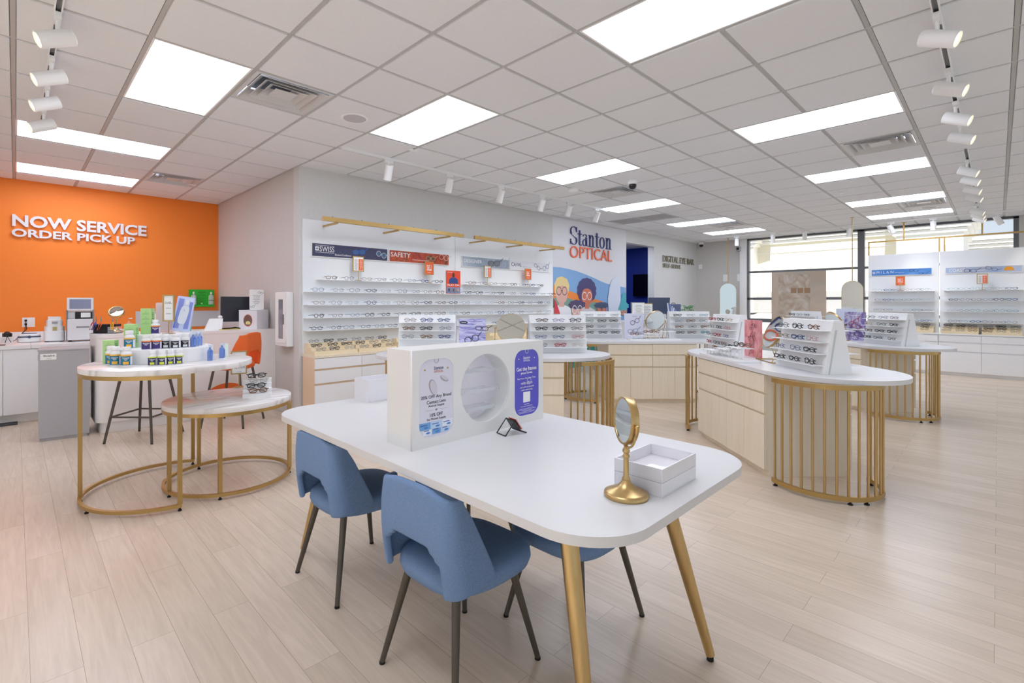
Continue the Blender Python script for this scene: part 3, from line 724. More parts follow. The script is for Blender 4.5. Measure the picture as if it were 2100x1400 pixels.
# sign holders standing on the top shelves
def lines(f, par, a0, a1, b0, b1, n, m, c=.0022, w=.35, name='text_line'):
    o = MB(); st = (b1-b0)/n; M = f.M(0, 0, c)
    for k in range(n):
        ln = (a1-a0)*(.75+.25*math.sin(k*2.3)); mid = (a0+a1)/2
        y = b1-st*(k+.5); o.box(mid-ln/2, mid+ln/2, y-st*w/2, y+st*w/2, -.0003, .0003)
    return o.xf(M).build(name, m, par)
def sign_holder(loc, rotz, w, h, pole, lab, kind, frame=True):
    t = thing('sign_holder', lab, 'sign holder', loc, rotz); z = pole+h/2
    MB().lathe([(.045, 0), (.045, .004), (.006, .008)], 24).build('base', M_goldp, t, smooth=True)
    MB().tube([(0, 0, .005), (0, 0, pole)], .0035, 8).build('pole', M_goldp, t)
    fr = MB(); b = .009
    fr.box(-w/2, w/2, -.008, .008, pole, pole+b).box(-w/2, w/2, -.008, .008, pole+h-b, pole+h).box(-w/2, -w/2+b, -.008, .008, pole+b, pole+h-b).box(w/2-b, w/2, -.008, .008, pole+b, pole+h-b)
    fr.build('frame', M_goldp, t)
    f = Face((0, -.0041, z), LRN, LOUT); W, Hh = w-2*b, h-2*b
    MB().box(-W/2, W/2, -.004, .004, pole+b, pole+h-b).build('card', M_orangeprint if kind == 'offer' else M_card, t)
    if kind == 'offer':
        for k, tx in enumerate(('BUY 1', 'GET 1', 'FREE')): f.text(tx, 0, Hh*(.20-.17*k), W*.62, Hh*.13, c=.001, m=M_whiteink, parent=t, bold=.03)
        lines(f, t, -W*.3, W*.3, -Hh*.42, -Hh*.34, 1, M_whiteink)
    elif kind == 'prices':
        f.plate('price_column', rect(W*.02, W*.46, -Hh*.47, Hh*.36), .001, .0008, M_orangeprint, t)
        lines(f, t, W*.1, W*.38, -Hh*.42, Hh*.30, 7, M_whiteink, .0022, .25); lines(f, t, -W*.42, -W*.06, -Hh*.44, Hh*.34, 9, M_inkg, .0022, .3)
    else:
        for k, (tx, hh2) in enumerate(kind): f.text(tx, 0, Hh*(.22-.22*k), None, hh2, c=.001, m=M_inkg, parent=t)
    return t
sign_holder((3.14, YL-.12, 1.652), 0, .155, .19, .115, 'brass sign holder with a price list under the navy banner', 'prices')
sign_holder((4.26, YL-.12, 1.652), 0, .155, .19, .115, 'brass sign holder with an orange offer card under the red banner', 'offer')
sign_holder((5.42, YL-.12, 1.652), 0, .155, .19, .115, 'brass sign holder with a price list under the grey blue banner', 'prices')
sign_holder((6.39, YL-.12, 1.652), 0, .155, .19, .115, 'brass sign holder with an orange offer card under the white banner', 'offer')
# sports poster
t = thing('poster', 'orange poster of a bald person in a blue shirt between the two wall displays', 'poster', (4.78, YL-.034, 1.68))
MB().box(-.138, .138, -.006, 0, -.172, .172).build('board', mat('poster orange', 'E8502E', .5), t)
f = Face((0, -.0061, 0), LRN, LOUT)
f.plate('shirt', [(-.09, -.02), (-.085, .04), (-.04, .07), (.04, .07), (.085, .04), (.09, -.02)], .001, .0008, mat('poster blue', '2B4A8C', .5), t)
f.plate('head', circ(0, .105, .026, 24, .034), .001, .0008, mat('poster skin', '5A3A2C', .5), t); f.plate('beard', circ(0, .082, .018, 16, .010), .002, .0008, M_ink, t)
f.text('PLAY ON', 0, -.045, .23, .028, c=.002, m=M_whiteink, parent=t, bold=.02); f.text('SHAQ', -.07, .145, .09, .02, c=.001, m=M_whiteink, parent=t)
for k in range(3):
    f.plate('photo_panel', rect(-.13+.09*k, -.045+.09*k, -.165, -.075), .001, .0008, mat('photo blue', '7C93B8', .5), t)
    f.plate('photo_face', circ(-.0875+.09*k, -.115, .018, 20, .024), .002, .0008, mat(('face a', 'face b', 'face c')[k], ('4A332A', '8A5A44', 'D9A58A')[k], .5), t)
# wooden trays with glasses on the low cabinets
def tray(x0, x1, y0, z0, lab, where, grp, cols, rot=0, org=None, n=3, parts=True, glasses=True):
    w = x1-x0
    t = thing('eyeglass_riser', lab, 'display riser', org or ((x0+x1)/2, y0, z0), rot, 'ash risers on the low cabinets')
    for k in range(3):
        MB().box(-w/2+.004, w/2-.004, -.27+.085*k, -.0, k*.042, (k+1)*.042).build('step', M_woodtray, t) if k == 0 else MB().box(-w/2+.004, w/2-.004, -.27+.085*k, 0, k*.042+.0005, (k+1)*.042).build('step', M_woodtray, t)
    R = Matrix.Rotation(rot, 4, 'Z'); O = Vector(t.location)
    if glasses:
        for k in range(3):
            for q in range(n):
                st, c, th = pick(cols); p = O+R @ Vector((-w/2+w*(q+.5)/n+rg.uniform(-.01, .01), -.235+.085*k, (k+1)*.042))
                eyeglasses(p, rot+rg.uniform(-.1, .1), st, c, th, 'folded', '%s along the %s step of the %s' % (ORD[q], ('front', 'middle', 'back')[k], where), grp, parts)
    return t
tray(2.475, 3.035, YL-.035, .7625, 'pale ash three step riser at the end of the low cabinet, nearest the corner', 'corner ash riser', 'eyeglasses on the long wall risers', None)
tray(3.045, 3.6, YL-.035, .7625, 'pale ash three step riser second from the corner', 'second ash riser', 'eyeglasses on the long wall risers', None)
tray(3.70, 4.25, YL-.035, .7625, 'pale ash riser mostly hidden behind the slanted display', '', '', None, glasses=False)
tray(5.45, 6.0, YL-.035, .7625, 'pale ash riser seen between the purple poster and round mirror', '', '', None, glasses=False)
for q in range(2): eyeglasses((5.63+.2*q, YL-.27, .8045+.0), .1, 'rect', 'black', False, 'folded', 'on the ash riser seen beside the purple poster, '+('nearer the poster' if q == 0 else 'nearer the mirror'), 'eyeglasses on the long wall risers', False)
tray(6.05, 6.6, YL-.035, .7625, 'pale ash riser seen behind the round mirror', '', '', None, glasses=False)
for q in range(2): eyeglasses((6.45+.25*q-.1, YL-.185, .847), .1, 'oval', 'brown', False, 'folded', 'on the ash riser behind the round mirror, '+('left' if q == 0 else 'right')+' one', 'eyeglasses on the long wall risers', False)

# ---------------------------------------------------------------- mural (flat painted shapes) and lettering
def wy(u, v, Y=YL):                                # survey point on the long wall: pixel -> (x, z)
    a = (u-CX)/F_PX; b = (CY-v)/F_PX; dx = FX+a*RX; dy = FY+a*RY; t = Y/dy
    return (dx*t, CH+b*t)
MU = thing('wall_mural', 'painted mural of cartoon people wearing glasses before blue and orange hills', 'mural', (8.5, YL-.002, 0))
fm = Face((-8.5, 0, 0), LRN, LOUT); lay = [0.0005]
def mp(name, h, pts, raw=False, smoothed=False):
    lay[0] += .0006; P = [wy(1130+x/7, 450+y/7) for x, y in pts] if raw else pts
    fm.plate(name, P, lay[0], .0005, mat('mural '+h, h, .6), MU)
mp('backdrop', 'E2E2E6', rect(7.2, D0-.01, .1, 2.97))
mp('blue_hill', '84AEDC', [(7.2, 1.4), (7.2, 2.04)]+[wy(1130+x/7, 450+y/7) for x, y in ((120, 685), (250, 710), (380, 745), (500, 790), (620, 840), (720, 890), (800, 920), (900, 945), (1070, 975))]+[(D0-.01, .9), (7.2, .9)])
mp('orange_hill', 'EE8A3C', [(7.2, .9)]+[wy(1130+x/7, 450+y/7) for x, y in ((30, 935), (120, 960), (250, 1020), (400, 1075), (600, 1130), (750, 1180))]+[(9.2, .9)])
mp('green_hill', '7FA394', [(7.2, .9), (7.2, 1.45)]+[wy(1130+x/7, 450+y/7) for x, y in ((100, 1110), (250, 1130), (400, 1180), (550, 1200), (640, 1180), (700, 1260))]+[(8.8, .9)])
mp('teal_band', '3E9E98', rect(7.2, D0-.01, .1, .92))
def person(cx, hx, top, chin, face, hair, hairpts=None, shirt='E8E8EE', gl='3A3A44', gy=None, rnd=True, neck=True):
    X0, Z0 = wy(1130+cx/7, 450+top/7); X1, Z1 = wy(1130+cx/7, 450+chin/7); hw = (wy(1130+(cx+hx)/7, 450)[0]-wy(1130+(cx-hx)/7, 450)[0])/2; zc = (Z0+Z1)/2; hh = (Z0-Z1)/2
    if neck:
        mp('shirt', shirt, [(X0-hw*1.9, .93), (X0-hw*1.6, Z1-.10), (X0-hw*.6, Z1-.04), (X0+hw*.6, Z1-.04), (X0+hw*1.6, Z1-.10), (X0+hw*1.9, .93)])
        mp('neck', face, rect(X0-hw*.42, X0+hw*.42, Z1-.07, Z1+.12))
    if hairpts == 'afro': mp('hair', hair, blob(X0, zc+hh*.75, hw*1.75, hh*1.45, 14, .07))
    mp('face', face, [(X0+x, zc+y) for x, y in sup(hw, hh, 2.5, 32)])
    if hairpts == 'crop': mp('hair', hair, [(X0-hw*1.15, zc-.05), (X0-hw*1.25, zc+hh*.7), (X0-hw*.8, zc+hh*1.25), (X0, zc+hh*1.4), (X0+hw*.9, zc+hh*1.2), (X0+hw*1.3, zc+hh*.6), (X0+hw*1.15, zc-.02), (X0+hw*.8, zc+hh*.35), (X0, zc+hh*.62), (X0-hw*.7, zc+hh*.3)])
    if hairpts == 'curl': mp('hair', hair, blob(X0, zc+hh*1.0, hw*1.35, hh*.75, 9, .16))
    g = (wy(1130, 450+(gy or (top+chin)/2)/7, )[1]) if False else zc+hh*.1
    gm = mat('mural glasses '+gl, gl, .5)
    lay[0] += .0006
    for q in (-1, 1):
        fm.plate('glasses', [circ(X0+q*hw*.48, g, hw*.42, 24, hw*.46), circ(X0+q*hw*.48, g, hw*.35, 24, hw*.38)], lay[0], .0005, gm, MU)
    fm.plate('glasses', rect(X0-hw*.1, X0+hw*.1, g-.005, g+.01), lay[0], .0005, gm, MU)
person(150, 85, 880, 1200, 'DDB0A4', 'E3CD94', 'crop', 'E8EAF2', '4A4044')
person(510, 75, 990, 1230, 'D77A5E', '4B4777', 'afro', 'D9D6DA', 'F0F0F2')
person(370, 80, 1220, 1380, 'DDAFA4', '564A70', 'curl', 'E0E0E6', 'F0F0F2', neck=False)
person(720, 70, 1230, 1340, 'D98468', '43587A', 'curl', 'C8D4E8', '3A4054', neck=False)
person(1035, 50, 1240, 1370, 'E0A890', '4FB0BC', 'curl', 'C8D4E8', '4A4054', neck=False)
mp('pale_arch', 'DDE4F2', [wy(1130+x/7, 450+y/7) for x, y in ((820, 1340), (805, 1150), (830, 960), (870, 860), (920, 820), (965, 860), (985, 980), (990, 1150), (985, 1340))])
mp('teal_shape', '4FB0BC', [wy(1130+x/7, 450+y/7) for x, y in ((950, 1300), (985, 1180), (1010, 1080), (1040, 1040), (1065, 1060), (1070, 1300))])
mp('red_shape', 'D0404A', [wy(1130+x/7, 450+y/7) for x, y in ((35, 1130), (70, 1200), (120, 1350), (35, 1350))])
for q in (0, 1): mp('white_disc', 'D4DCEA', circ(8.1+.3*q, .72, .1))
# 3-D lettering
def letters(txt, x0, x1, z0, z1, Y, m, lab, name='wall_lettering', t=.02, bold=.01, right=LRN, out=LOUT):
    ch = thing(name, lab, 'wall lettering', ((x0+x1)/2, Y, (z0+z1)/2)); f = Face((0, 0, 0), right, out)
    # each letter is a piece of its own
    cu = text_mesh(txt, x1-x0, z1-z0, t, bold)
    bm = bmesh.new(); bm.from_mesh(cu); seen = set(); comps = []
    for v in bm.verts:
        if v.index in seen: continue
        st_ = [v]; cmp_ = []; seen.add(v.index)
        while st_:
            q = st_.pop(); cmp_.append(q.index)
            for e_ in q.link_edges:
                w_ = e_.other_vert(q)
                if w_.index not in seen: seen.add(w_.index); st_.append(w_)
        xs = [cu.vertices[i].co.x for i in cmp_]; comps.append([min(xs), max(xs), set(cmp_)])
    bm.free(); comps.sort(key=lambda c_: c_[0]); merged = []
    for c_ in comps:
        if merged and c_[0] < merged[-1][1]-.35*min(c_[1]-c_[0], merged[-1][1]-merged[-1][0]): merged[-1][1] = max(merged[-1][1], c_[1]); merged[-1][2] |= c_[2]
        else: merged.append(c_)
    for c_ in merged:
        ids = sorted(c_[2]); mp_ = {v: k for k, v in enumerate(ids)}
        fs = [tuple(mp_[v] for v in p.vertices) for p in cu.polygons if p.vertices[0] in c_[2]]
        MB().add([tuple(cu.vertices[i].co) for i in ids], fs).xf(f.M(0, 0, .012+t/2)).build('letter', m, ch)
    return ch
def serif(word, x0, x1, z0, z1, Y, m, lab):
    """condensed high-contrast serif letters drawn stroke by stroke"""
    ch = thing('wall_lettering', lab, 'wall lettering', ((x0+x1)/2, Y, (z0+z1)/2)); f = Face((0, 0, 0), LRN, LOUT)
    def ell(cx, cy, rx, ry, tx, ty, a0=0, a1=360, n=28):
        o = []; i = []
        for k in range(n+1):
            a = R_(a0+(a1-a0)*k/n); o.append((cx+rx*math.cos(a), cy+ry*math.sin(a))); i.append((cx+(rx-tx)*math.cos(a), cy+(ry-ty)*math.sin(a)))
        return [o+i[::-1]] if a1-a0 < 360 else [o[:-1], i[:-1]]
    def R(a, b, c, d): return [(a, c), (b, c), (b, d), (a, d)]
    G = {'S': (.62, [ell(.31, .74, .25, .24, .055, .035, 20, 225), ell(.31, .24, .26, .24, .055, .035, -160, 45), [[(.07, .66), (.17, .52), (.45, .38), (.56, .28), (.50, .18), (.47, .34), (.24, .48), (.05, .60)][::1]], [R(.50, .54, .70, .96)], [R(.06, .10, .04, .30)]]),
         't': (.33, [[R(.10, .19, .08, .82)], [R(.0, .31, .60, .64)], ell(.215, .11, .115, .11, .06, .03, 180, 330)]),
         'a': (.50, [[R(.30, .41, .03, .50)], ell(.24, .50, .17, .16, .05, .03, 10, 170), ell(.21, .19, .17, .19, .06, .03), [R(.38, .48, .02, .06)]]),
         'n': (.60, [[R(.10, .19, .0, .64)], [R(.37, .46, .0, .46)], ell(.29, .46, .18, .20, .10, .035, 0, 180), [R(.03, .27, .0, .035)], [R(.30, .54, .0, .035)], [R(.03, .15, .61, .645)]]),
         'o': (.54, [ell(.26, .32, .22, .33, .075, .03)])}
    tot = sum(G[c][0] for c in word); x = 0
    for c in word:
        for outs in G[c][1]:
            P = [[((x+a)/tot*(x1-x0)-(x1-x0)/2, b*(z1-z0)-(z1-z0)/2) for a, b in o] for o in outs]
            f.plate('letter_stroke', P, .018, .016, m, ch)
        x += G[c][0]
    return ch
serif('Stanton', 7.72, 9.22, 2.50, 2.865, YL, mat('navy letters', '3E4480', .5), 'navy serif lettering reading the shop name above the mural')
letters('OPTICAL', 7.73, 9.215, 2.245, 2.478, YL, mat('coral letters', 'F0714A', .5), 'coral capital letters reading optical under the navy name', t=.016, bold=-.005)
letters('DIGITAL EYE BAR', 11.53, 13.3, 2.385, 2.545, YL, mat('bronze letters', '97907A', .35, .6), 'bronze letters reading digital eye bar near the far corner', t=.012, bold=.0)
letters('SELF-SERVE', 11.53, 12.51, 2.245, 2.345, YL, mat('bronze letters', '97907A'), 'smaller bronze letters reading self serve under the eye bar words', t=.012, bold=.0)
letters('NOW SERVICE', -.03, 1.435, 2.372, 2.53, YO, mat('letter grey', 'E2E2E6', .5), 'upper line of pale grey letters, now service, on the orange wall', t=.025, bold=.03)
letters('ORDER PICK UP', -.035, 1.29, 2.237, 2.345, YO, mat('letter grey', 'E2E2E6'), 'lower line of pale grey letters, order pick up, on the orange wall', t=.025, bold=.03)

# ================================================================ CONSULTATION TABLE
TX0, TX1, TY0, TY1, TZ = 1.01, 2.06, .64, 2.77, .777
t = thing('consultation_table', 'long white table with rounded corners on splayed tapered brass legs', 'table', ((TX0+TX1)/2, (TY0+TY1)/2, 0))
hx, hy = (TX1-TX0)/2, (TY1-TY0)/2
mobj('tabletop', on(plate_mesh('tabletop', [rrect(-hx, hx, -hy, hy, .20, 12)], .028), Matrix.Translation((0, 0, TZ-.014))), mat('table white', 'DBDBDB', .32), t, bevel=.003)
MB().box(-hx+.2, hx-.2, -hy+.25, hy-.25, TZ-.05, TZ-.0285).build('underframe', M_bronze, t)
for sx in (-1, 1):
    for sy in (-1, 1):
        p1 = Vector((sx*(hx-.135), sy*(hy-.125), .02)); p0 = Vector((sx*(hx-.235), sy*(hy-.30), TZ-.029))
        lg = MB().tube([p0, p0.lerp(p1, .5), p1], [.030, .0255, .017], 28).build('leg', M_gold, t, smooth=True)
        MB().tube([p1+Vector((0, 0, .001)), p1-Vector((0, 0, .02))], [.012, .013], 16).build('foot_glide', M_rubber, lg, smooth=True)
# ---- chairs
def chair_parts(t, fab, metal, seat_z, high=False):
    # seat pad (front is +x)
    m = MB(); lay_ = [(-.045, .86), (-.035, .96), (-.01, 1.0), (.015, .985), (.033, .90), (.044, .70), (.049, .35), (.050, .02)]; k = 48; vs = []; fs = []
    base = [(.022+x*.226, y*.218) for x, y in sup(1, 1, 3.4, k)]
    for dz, s in lay_:
        for x, y in base:
            w = 1-.10*max(0, -(x))/.2
            vs.append((.02+(x-.02)*s, y*s*w, seat_z-.05+dz))
    for i in range(len(lay_)-1):
        for j in range(k): fs.append((i*k+j, i*k+(j+1) % k, (i+1)*k+(j+1) % k, (i+1)*k+j))
    fs += [tuple(range(k-1, -1, -1)), tuple((len(lay_)-1)*k+j for j in range(k))]
    m.add(vs, fs).build('seat', fab, t, smooth=True, angle=180)
    # wrap-round backrest with the low opening
    z0, z1 = seat_z-.066, seat_z+(.288 if not high else .315); hw = .186; r = .036
    def upath(wing):                      # U in plan: returns points from left wing tip to right wing tip
        L = [];
        nb, nc, nw = 12, 5, 7
        pts = []
        for i in range(nw): pts.append((-hw_b+r+wing*(1-i/nw), hw))
        for i in range(nc): a = PI/2+PI/2*i/nc; pts.append((-hw_b+r+r*math.cos(a), hw-r+r*math.sin(a)))
        for i in range(nb+1): pts.append((-hw_b, (hw-r)*(1-2*i/nb)))
        q = [(x, -y) for x, y in pts[:nw+nc]][::-1]
        return pts+q
    hw_b = .196; rows = 18; vs = []; fs = []; cols = None
    for j in range(rows+1):
        f_ = j/rows; z = z0+(z1-z0)*f_
        wing = max(.012, .150*(1-f_**1.35)**1.05); narrow = 1-.10*f_**3
        back = -.02*f_-.012*math.sin(f_*PI)
        P = upath(wing); cols = len(P)
        zz = z-(.03*(1-f_))*0
        for i, (x, y) in enumerate(P):
            dz = 0
            if f_ > .7: dz = -.028*((abs(y)/hw)**4)*(f_-.7)/.3
            tip = (i < 7) or (i >= cols-7)
            vs.append((x+back, y*narrow, zz+dz-(.010 if False else 0)))
    def open_(j, i):
        f_ = (j+.5)/rows
        k = min(i, cols-2-i)              # cells counted from the wing tips
        if f_ < .32: return k >= 12
        if f_ < .39: return k >= 13
        if f_ < .45: return k >= 14
        return False
    for j in range(rows):
        for i in range(cols-1):
            if open_(j, i): continue
            fs.append((j*cols+i, j*cols+i+1, (j+1)*cols+i+1, (j+1)*cols+i))
    b = MB().add(vs, fs).build('backrest', fab, t, smooth=True, angle=180)
    so = b.modifiers.new('thick', 'SOLIDIFY'); so.thickness = .028; so.offset = 1.0; so.use_even_offset = False
    su = b.modifiers.new('sub', 'SUBSURF'); su.levels = 1; su.render_levels = 2
    # legs
    zt = seat_z-.085
    sp0, sp1 = (.135, .125), (.215, .205)
    if high: sp0, sp1 = (.14, .14), (.235, .235)
    for sx in (-1, 1):
        for sy in (-1, 1):
            a = Vector((sx*sp0[0], sy*sp0[1], zt+.02)); e_ = Vector((sx*sp1[0], sy*sp1[1], .008))
            lg = MB().tube([a, e_], [.0165, .0105] if not high else [.014, .0115], 18).build('leg', metal, t, smooth=True)
            MB().tube([e_, e_-Vector((0, 0, .008))], .0115, 14).build('foot_glide', M_rubber, lg, smooth=True)
    fr = MB(); k0 = .14
    for p, q in (((k0, k0), (-k0, k0)), ((-k0, k0), (-k0, -k0)), ((-k0, -k0), (k0, -k0)), ((k0, -k0), (k0, k0))):
        fr.tube([(p[0], p[1], zt+.012), (q[0], q[1], zt+.012)], .011, 10)
    fr.build('seat_frame', metal, t, smooth=True)
    if high:
        zf = .25; k1 = sp0[0]+(sp1[0]-sp0[0])*(1-zf/zt)
        for p, q in (((k1, k1), (-k1, k1)), ((-k1, k1), (-k1, -k1)), ((-k1, -k1), (k1, -k1)), ((k1, -k1), (k1, k1))):
            MB().tube([(p[0], p[1], zf), (q[0], q[1], zf)], .009, 10).build('footrest_bar', metal, t, smooth=True)
CG = 'blue chairs around the white table'
chA = thing('dining_chair', 'blue fabric chair nearest the viewer, back to the camera, beside the long white table', 'chair', (1.23, 1.425, 0), R_(2), CG)
chair_parts(chA, M_blue, M_bronze, .46)
km = kidmap(chA)
for lab, x, y, a in (('blue fabric chair at the far left of the white table, back to the camera', 1.255, 2.265, 1),
                     ('blue fabric chair tucked under the far side of the table near the brass mirror', 1.765, 1.285, 180),
                     ('dark blue chair mostly hidden under the table beyond the white display box', 1.80, 2.05, 180)):
    c = clone(chA, None, km); c.location = (x, y, 0); c.rotation_euler = (0, 0, R_(a)); relabel(c, lab)
M_transl = mat('translucent white acrylic', 'F4F4F6', .4); N_, L_, b_ = nodes(M_transl)
tr_ = N_.new('ShaderNodeBsdfTranslucent'); tr_.inputs[0].default_value = (.95, .95, .97, 1); mi_ = N_.new('ShaderNodeMixShader'); mi_.inputs[0].default_value = .6
L_.new(b_.outputs[0], mi_.inputs[1]); L_.new(tr_.outputs[0], mi_.inputs[2]); L_.new(mi_.outputs[0], N_['Material Output'].inputs[0])
# ---- white display box on the table
BX0, BX1, BY0, BY1, BZ = 1.142, 1.956, 1.617, 1.80, 1.178
t = thing('display_box', 'big white display box with a round porthole and two printed panels on the table', 'display box', ((BX0+BX1)/2, (BY0+BY1)/2, TZ))
bw, bd, bh = (BX1-BX0)/2, (BY1-BY0)/2, BZ-TZ
cxb = (BX0+BX1)/2
fb = Face((0, -bd+.006, 0), LRN, LOUT)
hole = circ(1.553-cxb, .983-TZ, .155, 56)
pl = [(x, y) for x, y in rrect(1.176-cxb, 1.357-cxb, .815-TZ, 1.138-TZ, .055, 8)]
pr_ = [(x, y) for x, y in rrect(1.742-cxb, 1.922-cxb, .815-TZ, 1.138-TZ, .055, 8)]
M_boxw = mat('box white', 'E6E6E4', .38)
fb.plate('front_panel', [rect(-bw, bw, 0, bh), hole, pl, pr_], 0, .012, M_boxw, t)
sh = MB().box(-bw, -bw+.012, -bd+.012, bd, 0, bh).box(bw-.012, bw, -bd+.012, bd, 0, bh).box(-bw+.012, bw-.012, -bd+.012, bd, bh-.012, bh).box(-bw+.012, bw-.012, -bd+.012, bd, 0, .012)
sh.build('case', M_boxw, t)
MB().box(-bw+.012, bw-.012, bd-.012, bd-.001, .012, bh-.012).build('back_panel', M_transl, t)
fr_ = Face((0, -bd+.0, 0), LRN, LOUT)
tubeo = MB(); cir = circ(0, 0, .157, 56); cir2 = circ(0, 0, .160, 56)
Mh = fr_.M(1.553-cxb, .983-TZ, 0)
vs = [(x, y, -.002) for x, y in cir]+[(x, y, -.10) for x, y in cir]+[(x, y, -.002) for x, y in cir2]+[(x, y, -.10) for x, y in cir2]; n = 56
fs = [(i, (i+1) % n, n+(i+1) % n, n+i) for i in range(n)]+[(2*n+i, 3*n+i, 3*n+(i+1) % n, 2*n+(i+1) % n) for i in range(n)]+[(n+i, n+(i+1) % n, 3*n+(i+1) % n, 3*n+i) for i in range(n)]
MB().add(vs, fs).xf(Mh).build('porthole_lining', M_boxw, t, smooth=True)
M_acr = mat('clear acrylic shelf', 'F2F6FA', .08, alpha=.28)
for z in (1.052, .957, .873): 
    MB().box(1.553-cxb-.14, 1.553-cxb+.14, -bd+.06, bd-.013, z-TZ-.004, z-TZ).box(1.553-cxb-.14, 1.553-cxb+.14, -bd+.056, -bd+.0599, z-TZ-.004, z-TZ+.012).build('acrylic_shelf', M_acr, t)
M_glass = mat('display glass', 'E8EEF6', .03, alpha=.06)
fb.plate('glass', circ(0, 0, .156, 48), -.012, .003, M_glass, t, 1.553-cxb, .983-TZ)
def panel_print(cx, base):
    f = Face((cx, -bd+.0035, .9765-TZ), LRN, LOUT)
    f.plate('print', rrect(-.093, .093, -.164, .164, .055, 8), -.001, .002, base, t)
    return f
f = panel_print(1.2665-cxb, mat('poster lilac', 'DEDDEA', .25))
f.plate('notch', [circ(0, .155, .012, 20), circ(0, .155, .0105, 20)], .0008, .0005, M_inkg, t)
for sx in (-1, 1): f.plate('screw', circ(sx*.06, .118, .004, 12), .001, .001, M_goldp, t)
f.text('Stanton', .012, .123, .05, .014, c=.0008, t=.0005, m=M_navyink, parent=t); f.text('OPTICAL', .012, .108, .05, .009, c=.0008, t=.0005, m=mat('coral ink', 'C9715A', .5), parent=t)
lensm = mat('lens print', 'A9A3AC', .4); lensm2 = mat('lens print light', 'CFCBD4', .4)
f.plate('lens_picture', [(x, y) for x, y in circ(0, 0, .019, 30, .034)], .0006, .0005, lensm, t, -.018, .045, .35); f.plate('lens_picture', circ(0, 0, .016, 30, .031), .0012, .0005, lensm2, t, -.015, .043, .35)
f.plate('lens_picture', circ(0, 0, .024, 30, .010), .0006, .0005, lensm, t, .042, .075, -.5); f.plate('lens_picture', circ(0, 0, .021, 30, .007), .0012, .0005, lensm2, t, .042, .078, -.5)
f.text('20% OFF Any Brand', 0, .004, .158, .017, c=.0008, t=.0005, m=M_ink, parent=t); f.text('Contact Lens', 0, -.016, .10, .014, c=.0008, t=.0005, m=M_ink, parent=t)
f.text('Annual Supply', 0, -.033, .085, .011, c=.0008, t=.0005, m=M_ink, parent=t); f.text('or', 0, -.050, .012, .007, c=.0008, t=.0005, m=M_ink, parent=t)
for sx in (-1, 1): f.plate('rule', rect(sx*.035-.018, sx*.035+.018, -.0502, -.0495), .0008, .0005, M_inkg, t)
f.text('10% OFF', 0, -.070, .066, .014, c=.0008, t=.0005, m=M_ink, parent=t); f.text('Six Month Supply', 0, -.088, .10, .011, c=.0008, t=.0005, m=M_ink, parent=t)
for r_i in range(2):
    for c_i in range(3):
        x0 = -.088+.0595*c_i; z0 = -.158+.031*r_i if r_i else -.150
        if r_i == 0: x0 = -.07+.048*c_i; wq = .044
        else: wq = .057
        z0 = -.150 if r_i == 0 else -.127
        m1 = mat(('pack white', 'pack blue', 'pack pale')[(c_i+r_i) % 3], ('E6EBF4', '6FA6DA', 'B9D3EE')[(c_i+r_i) % 3], .4)
        f.plate('pack_picture', rect(x0, x0+wq, z0, z0+(.029 if r_i else .022)), .0006, .0005, m1, t)
        f.plate('pack_stripe', rect(x0+.005, x0+wq*.7, z0+.018, z0+.021), .0012, .0005, mat('pack ink', '3F5FAF', .4), t)
        f.plate('pack_swoosh', circ(x0+wq*.6, z0+.009, .011, 20, .004), .0012, .0005, mat('pack swoosh', '4C86CC', .4), t)
f = panel_print(1.832-cxb, mat('poster violet', '5A57C8', .25))
f.plate('notch', [circ(0, .155, .012, 20), circ(0, .155, .0105, 20)], .0008, .0005, M_whiteink, t)
for sx in (-1, 1): f.plate('screw', circ(sx*.058, .118, .003, 12), .001, .001, M_whiteink, t)
for tx, b_, w_, h_ in (('Stanton', .123, .05, .014), ('OPTICAL', .108, .05, .009), ('Get the frames', .068, .148, .019), ('you love.', .046, .088, .016), ('Buy Now, Pay Over Time', .020, .135, .010), ('with affirm', -.002, .085, .014),
                       ('- AS LOW AS 0% APR', -.023, .108, .007), ('- FAST APPROVAL', -.037, .09, .007), ('Apply Now:', -.108, .04, .006), ('Ask an Eye Care Specialist', -.118, .088, .006)):
    f.text(tx, 0, b_, w_, h_, c=.0008, t=.0005, m=M_whiteink, parent=t, bold=.01 if h_ > .014 else 0)
f.plate('arc', [circ(.018, .004, .016, 24), circ(.018, .004, .0145, 24)], .0008, .0005, M_whiteink, t)
f.plate('white_square', rect(-.026, .026, -.098, -.047), .0008, .0005, M_whiteink, t)
lines(f, t, -.07, .07, -.152, -.126, 5, M_whiteink, .0008, .2)
